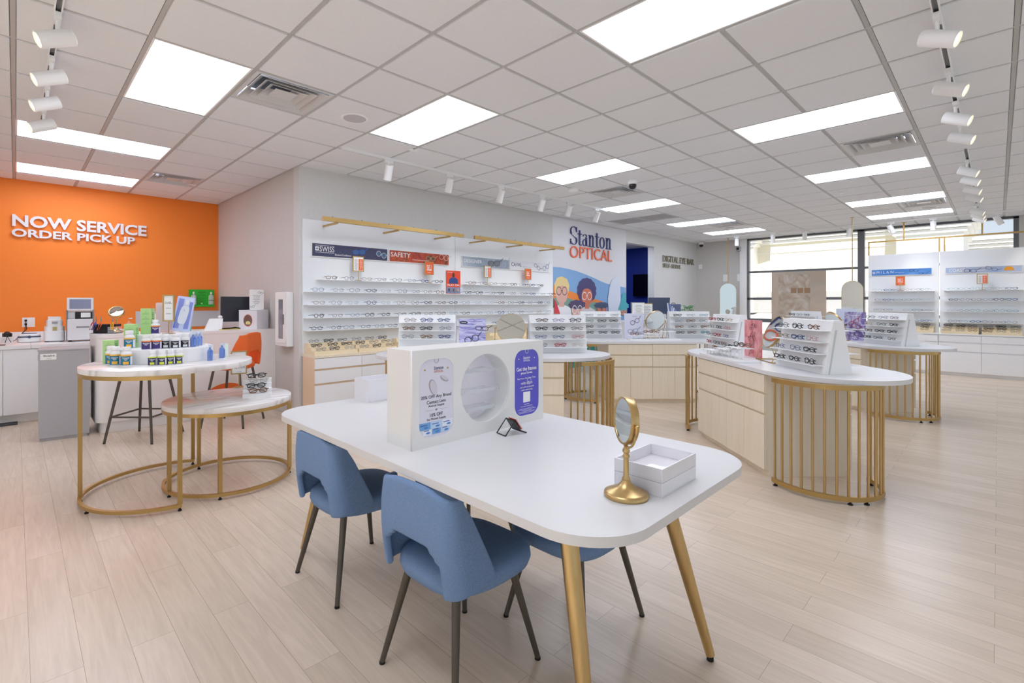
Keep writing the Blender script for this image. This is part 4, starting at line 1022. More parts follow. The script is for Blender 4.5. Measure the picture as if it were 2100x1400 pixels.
# ---- small things on the table
t = thing('card_holder', 'small black folded wire card holder with red cards in front of the display box', 'card holder', (1.63, 1.535, TZ), R_(-12))
m = MB(); 
for y in (-.035, .035):
    m.tube([(-.055, y, .002), (-.005, y, .062), (.03, y, .012), (.06, y, .002)], .0028, 6)
for p in ((-.055, .002), (-.005, .062), (.06, .002), (.03, .012)): m.tube([(p[0], -.035, p[1]), (p[0], .035, p[1])], .0028, 6)
m.build('wire_frame', M_black, t)
MB().add([(-.002, -.032, .060), (-.002, .032, .060), (.032, .032, .014), (.032, -.032, .014), (-.004, -.032, .058), (-.004, .032, .058), (.029, .032, .012), (.029, -.032, .012)], [(0, 1, 2, 3), (4, 7, 6, 5), (0, 4, 5, 1), (2, 6, 7, 3), (1, 5, 6, 2), (0, 3, 7, 4)]).build('back_plate', M_black, t)
for k in range(3):
    o_ = .004+.003*k
    MB().add([(o_, -.028, .066), (o_, .028, .066), (o_+.034, .028, .018), (o_+.034, -.028, .018), (o_+.002, -.028, .067), (o_+.002, .028, .067), (o_+.036, .028, .0195), (o_+.036, -.028, .0195)], [(3, 2, 1, 0), (4, 5, 6, 7), (0, 1, 5, 4), (2, 3, 7, 6), (1, 2, 6, 5), (3, 0, 4, 7)]).build('card', mat(('card red', 'card pink', 'card grey')[k], ('C8443A', 'E8B0A8', 'D9D5D2')[k], .5), t)
def table_mirror(loc, rotz, lab, tilt=0.0):
    t = thing('table_mirror', lab, 'mirror', loc, rotz)
    MB().lathe([(.001, 0), (.0655, 0), (.067, .004), (.066, .012), (.058, .016), (.056, .017), (.03, .027), (.016, .042), (.012, .05)], 48).build('base', M_gold, t, smooth=True, angle=60)
    MB().lathe([(.010, .046), (.012, .050), (.013, .054), (.0105, .058), (.0085, .062), (.0083, .105), (.0085, .118), (.0115, .121), (.010, .126), (.007, .130), (.011, .136), (.0115, .141), (.008, .148), (.004, .158)], 28).build('stem', M_gold, t, smooth=True, angle=70)
    zc = .232; r = .072
    yk = MB().tube([(0, (r+.008)*math.cos(a), zc+(r+.008)*math.sin(a)) for a in [PI+PI*i/24 for i in range(25)]], .0035, 8)
    for s in (-1, 1): yk.lathe([(.001, -.004), (.006, -.003), (.006, .003), (.001, .005)], 12, (0, s*(r+.010), zc))
    yk.build('yoke', M_gold, t, smooth=True)
    Q = Matrix.Translation((0, 0, zc)) @ Matrix.Rotation(tilt, 4, 'Y') @ Matrix.Rotation(PI/2, 4, 'Y')
    MB().lathe([(r-.006, -.012), (r-.001, -.013), (r, -.010), (r, .010), (r-.001, .013), (r-.006, .012), (r-.006, -.012)], 48, cap=False).xf(Q).build('rim', M_gold, t, smooth=True)
    MB().lathe([(.001, -.011), (r-.005, -.0105), (r-.005, .0105), (.001, .011)], 48).xf(Q).build('mirror_glass', M_mirror, t)
    return t
table_mirror((1.356, .792, TZ), R_(142), 'round brass vanity mirror on a turned stem beside the white tray', R_(-3))
def open_tray(loc, x, y, z, lab, name='acrylic_tray', split=None, rotz=0):
    t = thing(name, lab, 'tray', loc, rotz); w = .005; m = MB()
    def shell(z0, z1, m, floor=True):
        if floor: m.box(-x/2, x/2, -y/2, y/2, z0, z0+.005)
        zz = z0+(.005 if floor else 0)
        m.box(-x/2, x/2, -y/2, -y/2+w, zz, z1).box(-x/2, x/2, y/2-w, y/2, zz, z1).box(-x/2, -x/2+w, -y/2+w, y/2-w, zz, z1).box(x/2-w, x/2, -y/2+w, y/2-w, zz, z1)
    if split:
        shell(0, split-.001, m); m.build('lower_tray', M_acryl, t, bevel=.001)
        m = MB(); shell(split, z, m); m.build('upper_tray', M_acryl, t, bevel=.001)
    else: shell(0, z, m); m.build('tray_body', M_acryl, t, bevel=.001)
    return t
open_tray((1.54, .79, TZ), .242, .166, .086, 'two stacked white acrylic trays on the near corner of the table', split=.044)
open_tray((1.69, 2.74, TZ), .36, .16, .132, 'tall white open box on the far end of the table') if False else open_tray((1.69, 2.67, TZ), .36, .16, .132, 'tall white open box at the far end of the table behind the display box')

# ================================================================ MARBLE TABLES
def round_marble(cx, cy, z, rt, rr, legs, lab, grp, openarc=None):
    t = thing('marble_table', lab, 'table', (cx, cy, 0), 0, grp)
    MB().lathe([(.001, z-.036), (rt, z-.036), (rt+.001, z-.034), (rt+.001, z-.002), (rt-.001, z), (.001, z)], 96).build('marble_top', M_marble, t, smooth=True, angle=50)
    if openarc:
        a0, a1 = openarc; arc = [(rr*math.cos(a0+(a1-a0)*i/60), rr*math.sin(a0+(a1-a0)*i/60)) for i in range(61)]
        MB().band(arc, .011, .022, .044).build('floor_ring', M_goldp, t); MB().band(arc, .011, z-.062, z-.0365).build('apron_ring', M_goldp, t)
        la = [a0+.02, a1-.02]+legs
    else:
        arc = circ(0, 0, rr, 80); MB().band(arc, .011, .022, .044, True).build('floor_ring', M_goldp, t); MB().band(arc, .011, z-.062, z-.0365, True).build('apron_ring', M_goldp, t)
        la = legs
    for a in la:
        x, y = rr*math.cos(a), rr*math.sin(a)
        MB().box(x-.0125, x+.0125, y-.0125, y+.0125, .0445, z-.0625).build('leg', M_goldp, t)
    for a in la+([sum(openarc)/2+.6] if openarc else []):
        x, y = rr*math.cos(a), rr*math.sin(a)
        MB().lathe([(.012, 0), (.012, .008), (.006, .012), (.006, .0218)], 16, (x, y, 0)).build('foot_glide', M_rubber, t, smooth=True)
# tall one: ring open where the low table slides in
round_marble(.84, 4.262, .935, .54, .53, [R_(168)], 'tall round marble topped table with open brass frame full of eye care products', 'nesting marble tables', (R_(62), R_(62+296-21)-.19) if False else (R_(61), R_(265)+R_(0)))
round_marble(1.205, 4.145, .637, .445, .433, [R_(105), R_(193), R_(246), R_(335)], 'low round marble topped table nested beside the tall one', 'nesting marble tables')

# ================================================================ DISPLAY ISLANDS (set at 45 degrees to the walls)
IZ = .84
def island_outline(h=0.0):
    L, W, e = 1.22-h, .50-h, .58
    out = []
    for i in range(33):
        a = -PI/2+PI*i/32; out.append((L-e+e*math.cos(a), W*math.sin(a)))
    for i in range(33):
        a = PI/2+PI*i/32; out.append((-L+e+e*math.cos(a), W*math.sin(a)))
    return out
def make_island(lab, d, s, rot):
    t = thing('display_island', lab, 'display island', E(d, s), rot, 'oval display islands with brass bar ends')
    mobj('countertop', on(plate_mesh('countertop', [island_outline()], .032), Matrix.Translation((0, 0, IZ-.016))), mat('island white', 'E2E2E3', .3), t, bevel=.003)
    x0, x1, y0, y1 = -.67, .54, -.20, .49
    MB().box(x0, x1, y0+.02, y1-.02, .05, IZ-.034).build('carcass', M_wood, t)
    MB().box(x0+.0, x1-.0, y0+.04, y1-.04, 0, .05).build('plinth', M_wood, t)
    for (ya, yb) in ((y1-.02, y1), (y0, y0+.02)):
        for z0, z1 in ((.662, .80), (.498, .645)):
            for k in range(2):
                MB().box(x0+k*(x1-x0)/2+.0015, x0+(k+1)*(x1-x0)/2-.0015, ya, yb, z0, z1).build('drawer', M_wood, t, bevel=.001)
        for k in range(4):
            MB().box(x0+k*(x1-x0)/4+.0015, x0+(k+1)*(x1-x0)/4-.0015, ya, yb, .055, .482).build('door', M_wood, t, bevel=.001)
    yc, hw = .155, .36
    for sg, xs in ((-1, -.83), (1, .70)):
        arc = [(xs+sg*.385*math.sin(a), yc+hw*math.cos(a)) for a in [PI*i/40 for i in range(41)]]
        MB().band(arc, .012, .022, .054).build('floor_band', M_goldp, t); MB().band(arc, .012, IZ-.066, IZ-.0325).build('top_band', M_goldp, t)
        nb = 17
        for k in range(nb):
            a = PI*(k+.35)/(nb-.3); x, y = xs+sg*.385*math.sin(a), yc+hw*math.cos(a)
            MB().tube([(x, y, .054), (x, y, IZ-.066)], .0085, 12).build('bar', M_gold, t, smooth=True)
        for k in (1, 18, 22, 39):
            x, y = arc[k]; MB().lathe([(.016, 0), (.016, .007), (.007, .012), (.007, .0218)], 14, (x, y, 0)).build('foot_glide', M_rubber, t, smooth=True)
    return t
isl = {}
isl['R'] = make_island('oval display island nearest the viewer on the right, with ash drawers and brass bars', 4.54, -2.68, TH)
km = kidmap(isl['R'])
def place_island(key, lab, d, s, rot):
    c = clone(isl['R'], None, km); c.location = E(d, s); c.rotation_euler = (0, 0, rot); relabel(c, lab); isl[key] = c
place_island('F', 'oval display island farther back on the right, close to the window displays', 6.82, -5.18, TH)
place_island('M', 'oval display island behind the long white table, partly hidden by the display box', 5.16, -.07, TH+PI/2)
place_island('B', 'oval display island in the middle of the room, ash drawer front facing the viewer', 7.20, -2.21, TH+PI/2)

# ---- slanted eyewear displays
def display(d, s, rot, lab, where, grp, rows, sides=(1,), parts=True, cols=None, skip=()):
    """A-shaped riser, long axis local x; +y side and -y side have shelves"""
    o = E(d, s, IZ); t = thing('eyewear_display', lab, 'eyewear display', o, rot, 'slanted white eyewear displays')
    L, Hh, b, c = .305, .398, .105, .036
    bd = MB().add([(-L, -b, 0), (L, -b, 0), (L, b, 0), (-L, b, 0), (-L, -c, Hh), (L, -c, Hh), (L, c, Hh), (-L, c, Hh)],
             [(0, 3, 2, 1), (4, 5, 6, 7), (0, 1, 5, 4), (1, 2, 6, 5), (2, 3, 7, 6), (3, 0, 4, 7)])
    bd.build('body', M_disp, t, bevel=.002)
    for sg in (-1, 1):
        x = sg*(L+.0005)
        MB().add([(x, b-.04, .0), (x, b-.03, .0), (x, c-.012, Hh-.07), (x, c-.024, Hh-.07), (x+sg*.003, b-.04, .0), (x+sg*.003, b-.03, .0), (x+sg*.003, c-.012, Hh-.07), (x+sg*.003, c-.024, Hh-.07)],
                 [(0, 1, 2, 3), (4, 7, 6, 5), (0, 4, 5, 1), (1, 5, 6, 2), (2, 6, 7, 3), (3, 7, 4, 0)]).build('end_rib', mat('rib grey', 'C9CCCC', .5), t)
    zs = (.322, .236, .150, .065)
    for sg in (-1, 1):
        for z in zs:
            yb = b+(c-b)*z/Hh
            MB().box(-L+.012, L-.012, min(sg*(yb-.002), sg*(yb+.085)), max(sg*(yb-.002), sg*(yb+.085)), z-.005, z).build('shelf', M_disp, t)
    R = Matrix.Rotation(rot, 4, 'Z')
    for sg in sides:
        for k, z in enumerate(zs):
            if k >= rows: continue
            yb = b+(c-b)*z/Hh
            for q in range(3):
                if (k, q) in skip: continue
                st, cc, th = pick(cols)
                st = rg.choice(['rect', 'oval', 'oval', 'square'])
                x = (-.19+.19*q)+rg.uniform(-.015, .015)
                if sg > 0: x = -x
                p = o+R @ Vector((x, sg*(yb+.055), z))
                eyeglasses(p, rot+(0 if sg < 0 else PI)+rg.uniform(-.15, .15), st, cc, th or rg.random() < .3, 'folded', '%s on the %s shelf of the %s' % (ORD[q], ('top', 'second', 'third', 'lowest')[k], where), grp, parts, scale=1.0)
    return t
G_ = 'eyeglasses on the slanted displays'
CN = ['black', 'brown', 'black', 'grey', 'tortoise', 'navy']
display(5.33, .635, TH-PI/2, 'slanted white display left of the purple printed poster', 'display left of the purple poster', G_, 3, (-1,), True, CN)
display(5.30, -.76, TH-PI/2+R_(4), 'slanted white display right of the round mirror, on the island behind the table', 'display right of the round mirror', G_, 4, (-1,), True, ['black', 'red', 'cream', 'black', 'tortoise', 'purple', 'brown', 'blue', 'navy', 'pink'])
display(7.47, -1.73, TH-PI/2, 'slanted white display left of the white line drawing poster', 'display left of the white poster', G_, 4, (-1,), True, ['silver', 'grey', 'black', 'teal', 'green', 'black'])
display(7.47, -3.07, TH-PI/2, 'slanted white display right of the round tilted mirror on the middle island', 'display by the tilted mirror', G_, 4, (-1,), True, ['teal', 'brown', 'silver', 'black', 'grey', 'tortoise'])
display(5.50, -2.72, TH, 'slanted white display behind the stepped tray, far end of the nearest right island', 'display behind the stepped tray', G_, 4, (1,), True, ['black', 'red', 'grey', 'gold', 'navy', 'tortoise'])
display(3.93, -2.60, TH, 'largest slanted white display, near end of the right hand island', 'largest slanted display', G_, 4, (1,), True, ['black', 'black', 'navy', 'tortoise', 'grey', 'pink', 'black'])
display(6.25, -5.14, TH, 'slanted white display near the window displays, near end of its island', 'display nearest the window wall', G_, 4, (1,), True, ['black', 'black', 'black', 'cream', 'brown', 'grey'])
display(7.72, -5.02, TH, 'slanted white display barely showing above the largest one', 'display showing above the largest', G_, 1, (1,), True, ['black', 'navy', 'grey'])

# ---- poster blocks
def poster_block(p, rot, w, h, lab, base, kind):
    t = thing('poster_block', lab, 'poster', p, rot)
    MB().box(-w/2, w/2, -.012, .012, 0, h).build('acrylic_block', base, t, bevel=.002)
    for sg in (1,):
        f = Face((0, -.0122, h/2), LRN, LOUT)
        if kind == 'purple':
            f.plate('badge', circ(-w*.32, h*.39, .045, 30, .019), .001, .0006, mat('badge navy', '3F4060', .5), t)
            lines(f, t, -w*.43, -w*.2, h*.375, h*.405, 1, M_whiteink, .002)
            drawn_glasses(f, t, -w*.02, -h*.10, .15, M_ink, .3, rnd=True); drawn_glasses(f, t, w*.36, h*.22, .13, M_ink, -.1); drawn_glasses(f, t, -w*.2, -h*.43, .15, mat('print red', 'B0344A', .5), .1)
        elif kind == 'white':
            lines(f, t, -w*.15, w*.2, h*.36, h*.40, 1, M_inkg, .001)
            drawn_glasses(f, t, .01, h*.17, .14, mat('print brown', '6A5A66', .5), .45, rnd=True); drawn_glasses(f, t, -.02, -h*.2, .15, M_inkg, .15); drawn_glasses(f, t, .03, -h*.3, .14, mat('print pale', 'B0B4C4', .5), 0)
            lines(f, t, -w*.2, w*.2, -h*.43, -h*.41, 1, M_inkg, .001)
        elif kind == 'pink':
            for k, (a, b_) in enumerate(((.0, .10), (-.02, .02), (.03, -.05), (-.04, -.02), (.05, .13), (-.01, -.13), (.04, .03))):
                drawn_glasses(f, t, a, b_, .075, mat('print wine', '8A3A4A' if k % 2 else '5A4A5A', .5) if k % 2 else mat('print plum', '5A4A5A', .5), k*.7, rnd=bool(k % 2))
        elif kind == 'violet':
            drawn_glasses(f, t, -.01, h*.14, .15, mat('print scarlet', 'C0353A', .5), .5); drawn_glasses(f, t, .02, -.0, .13, mat('print rust', '9A4038', .5), -.4, rnd=True)
            f.plate('white_band', rect(-w/2, w/2, -h*.14, -h*.09), .001, .0006, M_whiteink, t); drawn_glasses(f, t, 0, -h*.3, .13, M_ink, .2)
            lines(f, t, -w*.3, w*.4, h*.36, h*.40, 1, M_whiteink, .001)
        elif kind == 'pale': drawn_glasses(f, t, 0, .05, .14, mat('print pale', 'B0B4C4', .5), .3)
    return t
poster_block(E(5.22, .15, IZ), TH-PI/2, .285, .36, 'purple swirled poster block with printed glasses between the slanted display and the mirror', swirl_mat('purple swirl', ['5C5FB4', 'A9A6DC', 'D6D9F2', '8A7FC8', 'BFD2F0'], 1.2, 3.5, (1, 1, 9)), 'purple')
poster_block(E(7.32, -2.20, IZ), TH-PI/2, .29, .37, 'white poster block with line drawn round glasses on the middle island', mat('white poster', 'DDDFF0', .4), 'white')
poster_block(E(4.82, -2.62, IZ), TH+PI, .28, .36, 'pink red poster block with scattered printed glasses on the right hand island', swirl_mat('pink swirl', ['E08A90', 'EBA6A8', 'D96A70', 'F0C4C4'], 3, 2), 'pink')
poster_block(E(6.95, -5.22, IZ), TH+PI+R_(20), .28, .40, 'violet poster block with red printed glasses beside the window side display', swirl_mat('violet swirl', ['5A3A6A', '8A7AB8', 'D8D4EA', '4A3060'], 3, 3), 'violet')
poster_block(E(7.25, -5.32, IZ), TH-PI/2-R_(15), .26, .44, 'tall pale blank poster block just behind the violet one', mat('pale poster', 'DCE2F2', .4), 'pale')

# ---- tilting mirrors on A shaped stands
def stand_mirror(p, rot, lab, tilt):
    """face towards local -y"""
    t = thing('stand_mirror', lab, 'mirror', p, rot); r = .153; zc = .265
    for sx in (-1, 1):
        x = sx*(r+.016)
        MB().tube([(x, -.085, .006), (x, 0, zc), (x, .085, .006)], .0045, 8).build('stand_leg', M_goldp, t, smooth=True)
        MB().tube([(x, -.085, .0048), (x, .085, .0048)], .0045, 8).tube([(x-sx*.02, 0, zc), (x+sx*.006, 0, zc)], .005, 8).build('pivot_rail', M_goldp, t)
    MB().tube([(-r-.016, .085, .0048), (r+.016, .085, .0048)], .0045, 8).tube([(-r-.016, -.085, .0048), (r+.016, -.085, .0048)], .0045, 8).build('base_rail', M_goldp, t)
    Q = Matrix.Translation((0, 0, zc)) @ Matrix.Rotation(tilt, 4, 'X') @ Matrix.Rotation(PI/2, 4, 'X')
    MB().lathe([(r-.003, -.011), (r, -.011), (r, .011), (r-.003, .011), (r-.003, -.011)], 64, cap=False).xf(Q).build('rim', M_goldp, t, smooth=True)
    MB().lathe([(.001, -.009), (r-.0035, -.009), (r-.0035, .009), (.001, .009)], 64).xf(Q).build('mirror_glass', M_mirror, t)
    return t
stand_mirror(E(5.15, -.26, IZ), TH-PI/2, 'round brass rimmed mirror on a stand beside the purple poster', R_(-14))
stand_mirror(E(7.32, -2.52, IZ), TH-PI/2+R_(12), 'round tilted mirror above the stepped tray on the middle island', R_(20))
stand_mirror(E(4.44, -2.60, IZ), TH+PI-R_(8), 'round tilted mirror between the pink poster and the largest slanted display', R_(-24))
stand_mirror(E(6.98, -4.95, IZ), TH+PI, 'round tilted mirror peeking above the largest slanted display', R_(30))
table_mirror(E(7.86, -4.76, IZ), TH+PI/2+R_(110), 'tiny round brass mirror on a stem at the far end of the back island', R_(-6))

# ---- stepped acrylic trays on the islands
def step_tray(p, rot, lab, where, n_):
    t = thing('step_tray', lab, 'display tray', p, rot)
    MB().box(-.36, .36, -.11, .11, 0, .02).build('base', M_disp, t, bevel=.002)
    R = Matrix.Rotation(rot, 4, 'Z')
    for k in range(3):
        z = .038+.03*k; x = -.22+.20*k
        MB().box(x-.12, x+.12, -.09+.02*k, .09, z+.02, z+.026).build('pad', M_disp, t)
        for q in (-.1, -.03, .04, .1): MB().box(x+q-.004, x+q+.004, -.05+.02*k, -.044+.02*k, .0201, z+.0198).build('post', M_disp, t)
        for q in range(n_):
            st, c, th = pick(['black', 'silver', 'grey', 'tortoise']); 
            pp = Vector(p)+R @ Vector((x-.05+.11*q, .0+.02*k, z+.0265))
            eyeglasses(pp, rot+rg.uniform(-.3, .3), st, c, th, 'folded', '%s on the %s pad of the %s' % (ORD[q], ('lowest', 'middle', 'highest')[k], where), 'eyeglasses on the stepped trays', True)
step_tray(E(4.66, -2.29, IZ), TH+PI, 'stepped white tray with glasses along the edge of the right hand island', 'right stepped tray', 2)
step_tray(E(6.99, -2.38, IZ), TH-PI/2, 'stepped white tray with glasses on the middle island below the tilted mirror', 'middle stepped tray', 2)

# ================================================================ WINDOW SIDE DISPLAY UNITS
XF = 13.0
def window_unit(y1, y0, lab, cablab, k_):
    t = thing('window_display', lab, 'wall display', (XF, (y0+y1)/2, 0), 0, 'white displays before the window'); hw = (y1-y0)/2
    MB().box(0, .06, -hw+.003, hw-.003, .79, 2.364).build('back_panel', M_panelw, t)
    for z in (1.605, 1.405, 1.20, .995): MB().box(-.175, 0, -hw+.06, hw-.06, z-.006, z).build('shelf', M_disp, t)
    c = thing('window_cabinet', cablab, 'cabinet', (XF, (y0+y1)/2, 0), 0, 'low white cabinets before the window')
    MB().box(-.26, .06, -hw, hw, .06, .765).build('body', M_whitecab, c); MB().box(-.29, .06, -hw, hw, .766, .788).build('top', M_disp, c)
    MB().box(-.22, .06, -hw, hw, 0, .06).build('plinth', M_whitecab, c)
    for q in range(2):
        for z0, z1 in ((.632, .755), (.462, .612), (.07, .44)):
            MB().box(-.282, -.26, -hw+q*hw+.002, -hw+(q+1)*hw-.002, z0, z1).build('drawer', M_whitecab, c, bevel=.001)
    return t
window_unit(1.90, .795, 'white display under the blue banner, standing before the window', 'white low cabinet under the blue bannered window display', 0)
window_unit(.79, -.37, 'white display under the beach coloured banner, right hand window unit', 'white low cabinet under the beach coloured window display', 1)
FN, FOUT = (0, -1, 0), (-1, 0, 0)
for (y1, y0, un, nn) in ((1.90, .795, 'blue bannered display', (6, 6, 5, 3)), (.79, -.37, 'beach bannered display', (6, 6, 6, 6))):
    for k, z in enumerate((1.605, 1.405, 1.20, .995)):
        for q in range(nn[k]):
            y = y1-.12-(y1-y0-.24)*(q+.5)/6
            if nn[k] == 3: y = y1-.12-(y1-y0-.24)*(q+3.5)/6
            if nn[k] == 5 and q >= 2: y -= .16
            st, c, th = pick(['black', 'grey', 'silver', 'navy', 'grey', 'teal', 'brown'])
            eyeglasses((XF-.168, y+rg.uniform(-.015, .015), z), -PI/2+rg.uniform(-.2, .2), st, c, th, 'open', '%s along the %s shelf of the %s' % (ORD[q], ('top', 'second', 'third', 'lowest')[k], un), 'eyeglasses on the window side displays', False, scale=1.05)
tray(0, .51, 0, 0, 'ash riser at the window, under the left part of the beach banner', 'first window riser', 'eyeglasses on the window risers', ['black', 'brown', 'grey'], rot=-PI/2, org=(XF-.012, .497, .7885), parts=False)
tray(0, .51, 0, 0, 'ash riser at the window, under the right part of the beach banner', 'second window riser', 'eyeglasses on the window risers', ['black', 'tortoise', 'grey'], rot=-PI/2, org=(XF-.012, -.045, .7885), parts=False)
tray(0, .51, 0, 0, 'ash riser at the window under the blue banner, half hidden by a slanted display', 'hidden window riser', 'eyeglasses on the window risers', ['black'], rot=-PI/2, org=(XF-.012, 1.115, .7885), n=2, parts=False)
tray(0, .51, 0, 0, 'ash riser at the window fully behind the slanted display', '', '', ['black'], rot=-PI/2, org=(XF-.012, 1.63, .7885), glasses=False)
def fbanner(y1, y0, z0, z1, lab, mm):
    t = thing('brand_banner', lab, 'banner sign', (XF, (y0+y1)/2, (z0+z1)/2)); hw, hh = (y1-y0)/2, (z1-z0)/2
    MB().box(-.02, 0, -hw, hw, -hh, hh).build('frame', M_card, t)
    f = Face((-.0201, 0, 0), FN, FOUT); f.plate('print', rect(-hw+.008, hw-.008, -hh+.008, hh-.008), .0008, .0008, mm, t)
    return t, f
t, f = fbanner(1.845, .895, 1.925, 2.062, 'blue banner with spaced white lettering on the window side display', swirl_mat('sky blue print', ['2F6FC0', '4A86D0', '7FB0E4'], 1.2, 1))
f.text('M I L A N', -.25, .005, .27, .05, m=M_whiteink, parent=t); f.plate('logo', [circ(-.43, .0, .022, 20), circ(-.43, 0, .012, 20)], .002, .0008, M_whiteink, t); f.text('Simply glamorous', -.02, -.01, .14, .02, m=M_whiteink, parent=t)
drawn_glasses(f, t, .2, .02, .13, M_ink, -.1); drawn_glasses(f, t, .34, -.04, .12, mat('print navy', '2A3A6A', .5), 0)
t, f = fbanner(.711, -.304, 1.925, 2.05, 'beach coloured banner with thin letters and an orange ball', swirl_mat('beach print', ['8A8FA8', 'B4BAD0', 'A9BEE0', 'C9C2C8'], 1.2, 1))
f.text('COAST', -.34, .0, .22, .06, m=M_whiteink, parent=t); drawn_glasses(f, t, -.16, -.015, .17, M_ink, -.05); drawn_glasses(f, t, .12, .01, .16, mat('print slate', '5A6A8A', .5), -.4)
f.plate('orange_ball', [(.34+.065*math.cos(a), -.03+.075*math.sin(a)) for a in [PI*i/16 for i in range(17)]], .003, .0008, mat('ball orange', 'F0A030', .5), t); lines(f, t, -.1, .06, -.02, 0, 1, M_whiteink, .004)
def far_sign(y, lab, kind):
    return sign_holder((XF-.16, y, 1.6065), -PI/2, .145, .185, .11, lab, kind)
far_sign(1.36, 'brass sign holder with an orange offer card at the blue bannered window display', 'offer'); far_sign(.2, 'brass sign holder with a price list at the beach bannered window display', 'prices')
# brass frame hung above the window units
t = thing('brass_canopy', 'thin brass frame hanging from the ceiling above the window side displays', 'canopy', (XF+.02, .75, 2.0))
m = MB().box(-.015, .015, -1.13, 1.155, .625, .655)
for y in (1.14, .045, -.03): m.box(-.015, .015, y-.012, y+.012, .3645, .625)
m.build('rail', M_goldp, t)
for y in (.575, -.545): MB().box(-.015, .015, y-.012, y+.012, .655, .99).box(-.04, .04, y-.04, y+.04, .985, .994).build('hanger', M_goldp, t)
# hanging arched mirrors
def arch_mirror(x, y, w, zt, zb, rot, lab):
    t = thing('hanging_mirror', lab, 'mirror', (x, y, 0), rot)
    r = w/2; out = [(-r, zb), (r, zb)]+[(r*math.cos(a), zt-r+r*math.sin(a)) for a in [PI*i/28 for i in range(29)]]
    inn = [(a*.975 if True else a, (b if b > zb else zb+.005)-(.004 if b > zt-r else 0)) for a, b in out]
    f = Face((0, 0, 0), LRN, LOUT)
    f.plate('frame', [out, inn], 0, .02, M_goldp, t); f.plate('mirror_glass', inn, 0, .012, M_mirror, t); f.plate('backing', [(a*.99, b) for a, b in inn], -.0085, .004, M_goldp, t)
    MB().tube([(0, 0, zt-.002), (0, 0, H-.012)], .008, 10).lathe([(.035, H-.012), (.035, H-.007)], 20).build('rod', M_goldp, t, smooth=True)
    return t
arch_mirror(12.9, 4.69, .38, 1.856, .95, -PI/2+R_(25), 'arched mirror hanging on a brass rod before the corner wall')
arch_mirror(11.5, 1.92, .34, 1.79, .85, -PI/2, 'arched mirror hanging on a brass rod left of the blue bannered display')

# ================================================================ PRODUCTS ON THE MARBLE TABLES
t = thing('product_riser', 'white two tier rounded riser on the tall marble table', 'display riser', (.84, 4.40, .935))
MB().prism([(x, y) for x, y in sup(.30, .30, 2.2, 60)], 0, .101).build('lower_tier', M_disp, t, bevel=.003)
MB().prism([(x, y) for x, y in sup(.215, .16, 2.2, 60)], .1012, .196).xf(Matrix.Translation((.015, .12, 0))).build('upper_tier', M_disp, t, bevel=.003)
T0, T1, T2 = .935, 1.0362, 1.1314
def bottle(x, y, z, r, h, lab, band, body, grp, txt=None, patch=None, rot=-12):
    t = thing('supplement_bottle', lab, 'bottle', (x, y, z), R_(rot), grp)
    MB().lathe([(.001, 0), (r*.94, 0), (r, .004), (r, h*.62), (r*.97, h*.68), (r*.70, h*.775), (r*.62, h*.79), (r*.62, h*.80)], 36).build('bottle_body', mat('bottle white', 'ECECEC', .3), t, smooth=True, angle=60)
    cp = MB().lathe([(r*.74, h*.80), (r*.76, h*.81), (r*.76, h*.97), (r*.70, h), (.001, h)], 36)
    cp.build('cap', mat('cap white', 'F0F0F0', .35), t, smooth=True, angle=50)
    MB().lathe([(r+.0006, h*.05), (r+.0006, h*.52)], 36, cap=False).build('label', body, t, smooth=True)
    MB().lathe([(r+.0007, h*.5201), (r+.0007, h*.60)], 36, cap=False).build('label_band', band, t, smooth=True)
    def wrap(name, a0, a1, z0, z1, m, rr=.0013):
        n = 8; vs = []; fs = []
        for i in range(n+1):
            a = -PI/2+a0+(a1-a0)*i/n; vs += [((r+rr)*math.cos(a), (r+rr)*math.sin(a), z0), ((r+rr)*math.cos(a), (r+rr)*math.sin(a), z1)]
        for i in range(n): fs.append((2*i, 2*i+2, 2*i+3, 2*i+1))
        MB().add(vs, fs).build(name, m, t, smooth=True)
    wrap('facts_panel', .75, 1.4, h*.08, h*.50, mat('label white', 'E4E4EA', .5))
    if patch: wrap('flavour_patch', -.55, .45, h*.09, h*.24, patch)
    if txt:
        for q, (tx, z0) in enumerate(((txt, h*.43), (None, h*.36), (None, h*.31))):
            if tx:
                me = text_mesh(tx, r*1.25, h*.07, .0004, .01)
                for v in me.vertices:
                    a = v.co.x/r-PI/2-.05; zz = v.co.y+z0; d = r+.0014+v.co.z; v.co = (d*math.cos(a), d*math.sin(a), zz)
                mobj('lettering', me, M_whiteink, t)
            else: wrap('text_line', -.5+.1*q, .4-.12*q, z0, z0+h*.018, M_whiteink)
    return t
mb = {k: mat('label '+k, v, .4) for k, v in dict(teal='1F7694', yellow='F5B93A', purple='3D2E74', orange='F2913C', blacklabel='20232A', pale='E2E6EA', lime='D8E23C', navy='2B2F5E', skyblue='5E9BD0').items()}
GB = 'supplement bottles on the tall marble table'
for x, y, z, n in ((.488, 4.335, T0, 'back left one of the three on the tabletop'), (.503, 4.250, T0, 'middle one of the three on the tabletop'), (.555, 4.17, T0, 'front one of the three on the tabletop'), (.603, 4.40, T1, 'single one on the riser before the green box')):
    bottle(x, y, z, .0325, .131, 'white bottle with teal and yellow label, '+n, mb['yellow'], mb['teal'], GB, 'OCULAR', mb['yellow'])
for x, y, z, n in ((.675, 4.20, T1, 'left one on the lower riser tier'), (.735, 4.195, T1, 'right one on the lower riser tier'), (.775, 4.46, T2, 'standing alone on the upper riser tier')):
    bottle(x, y, z, .0295, .108, 'white bottle with purple and orange label, '+n, mb['orange'], mb['purple'], GB, 'MacuHealth', None)
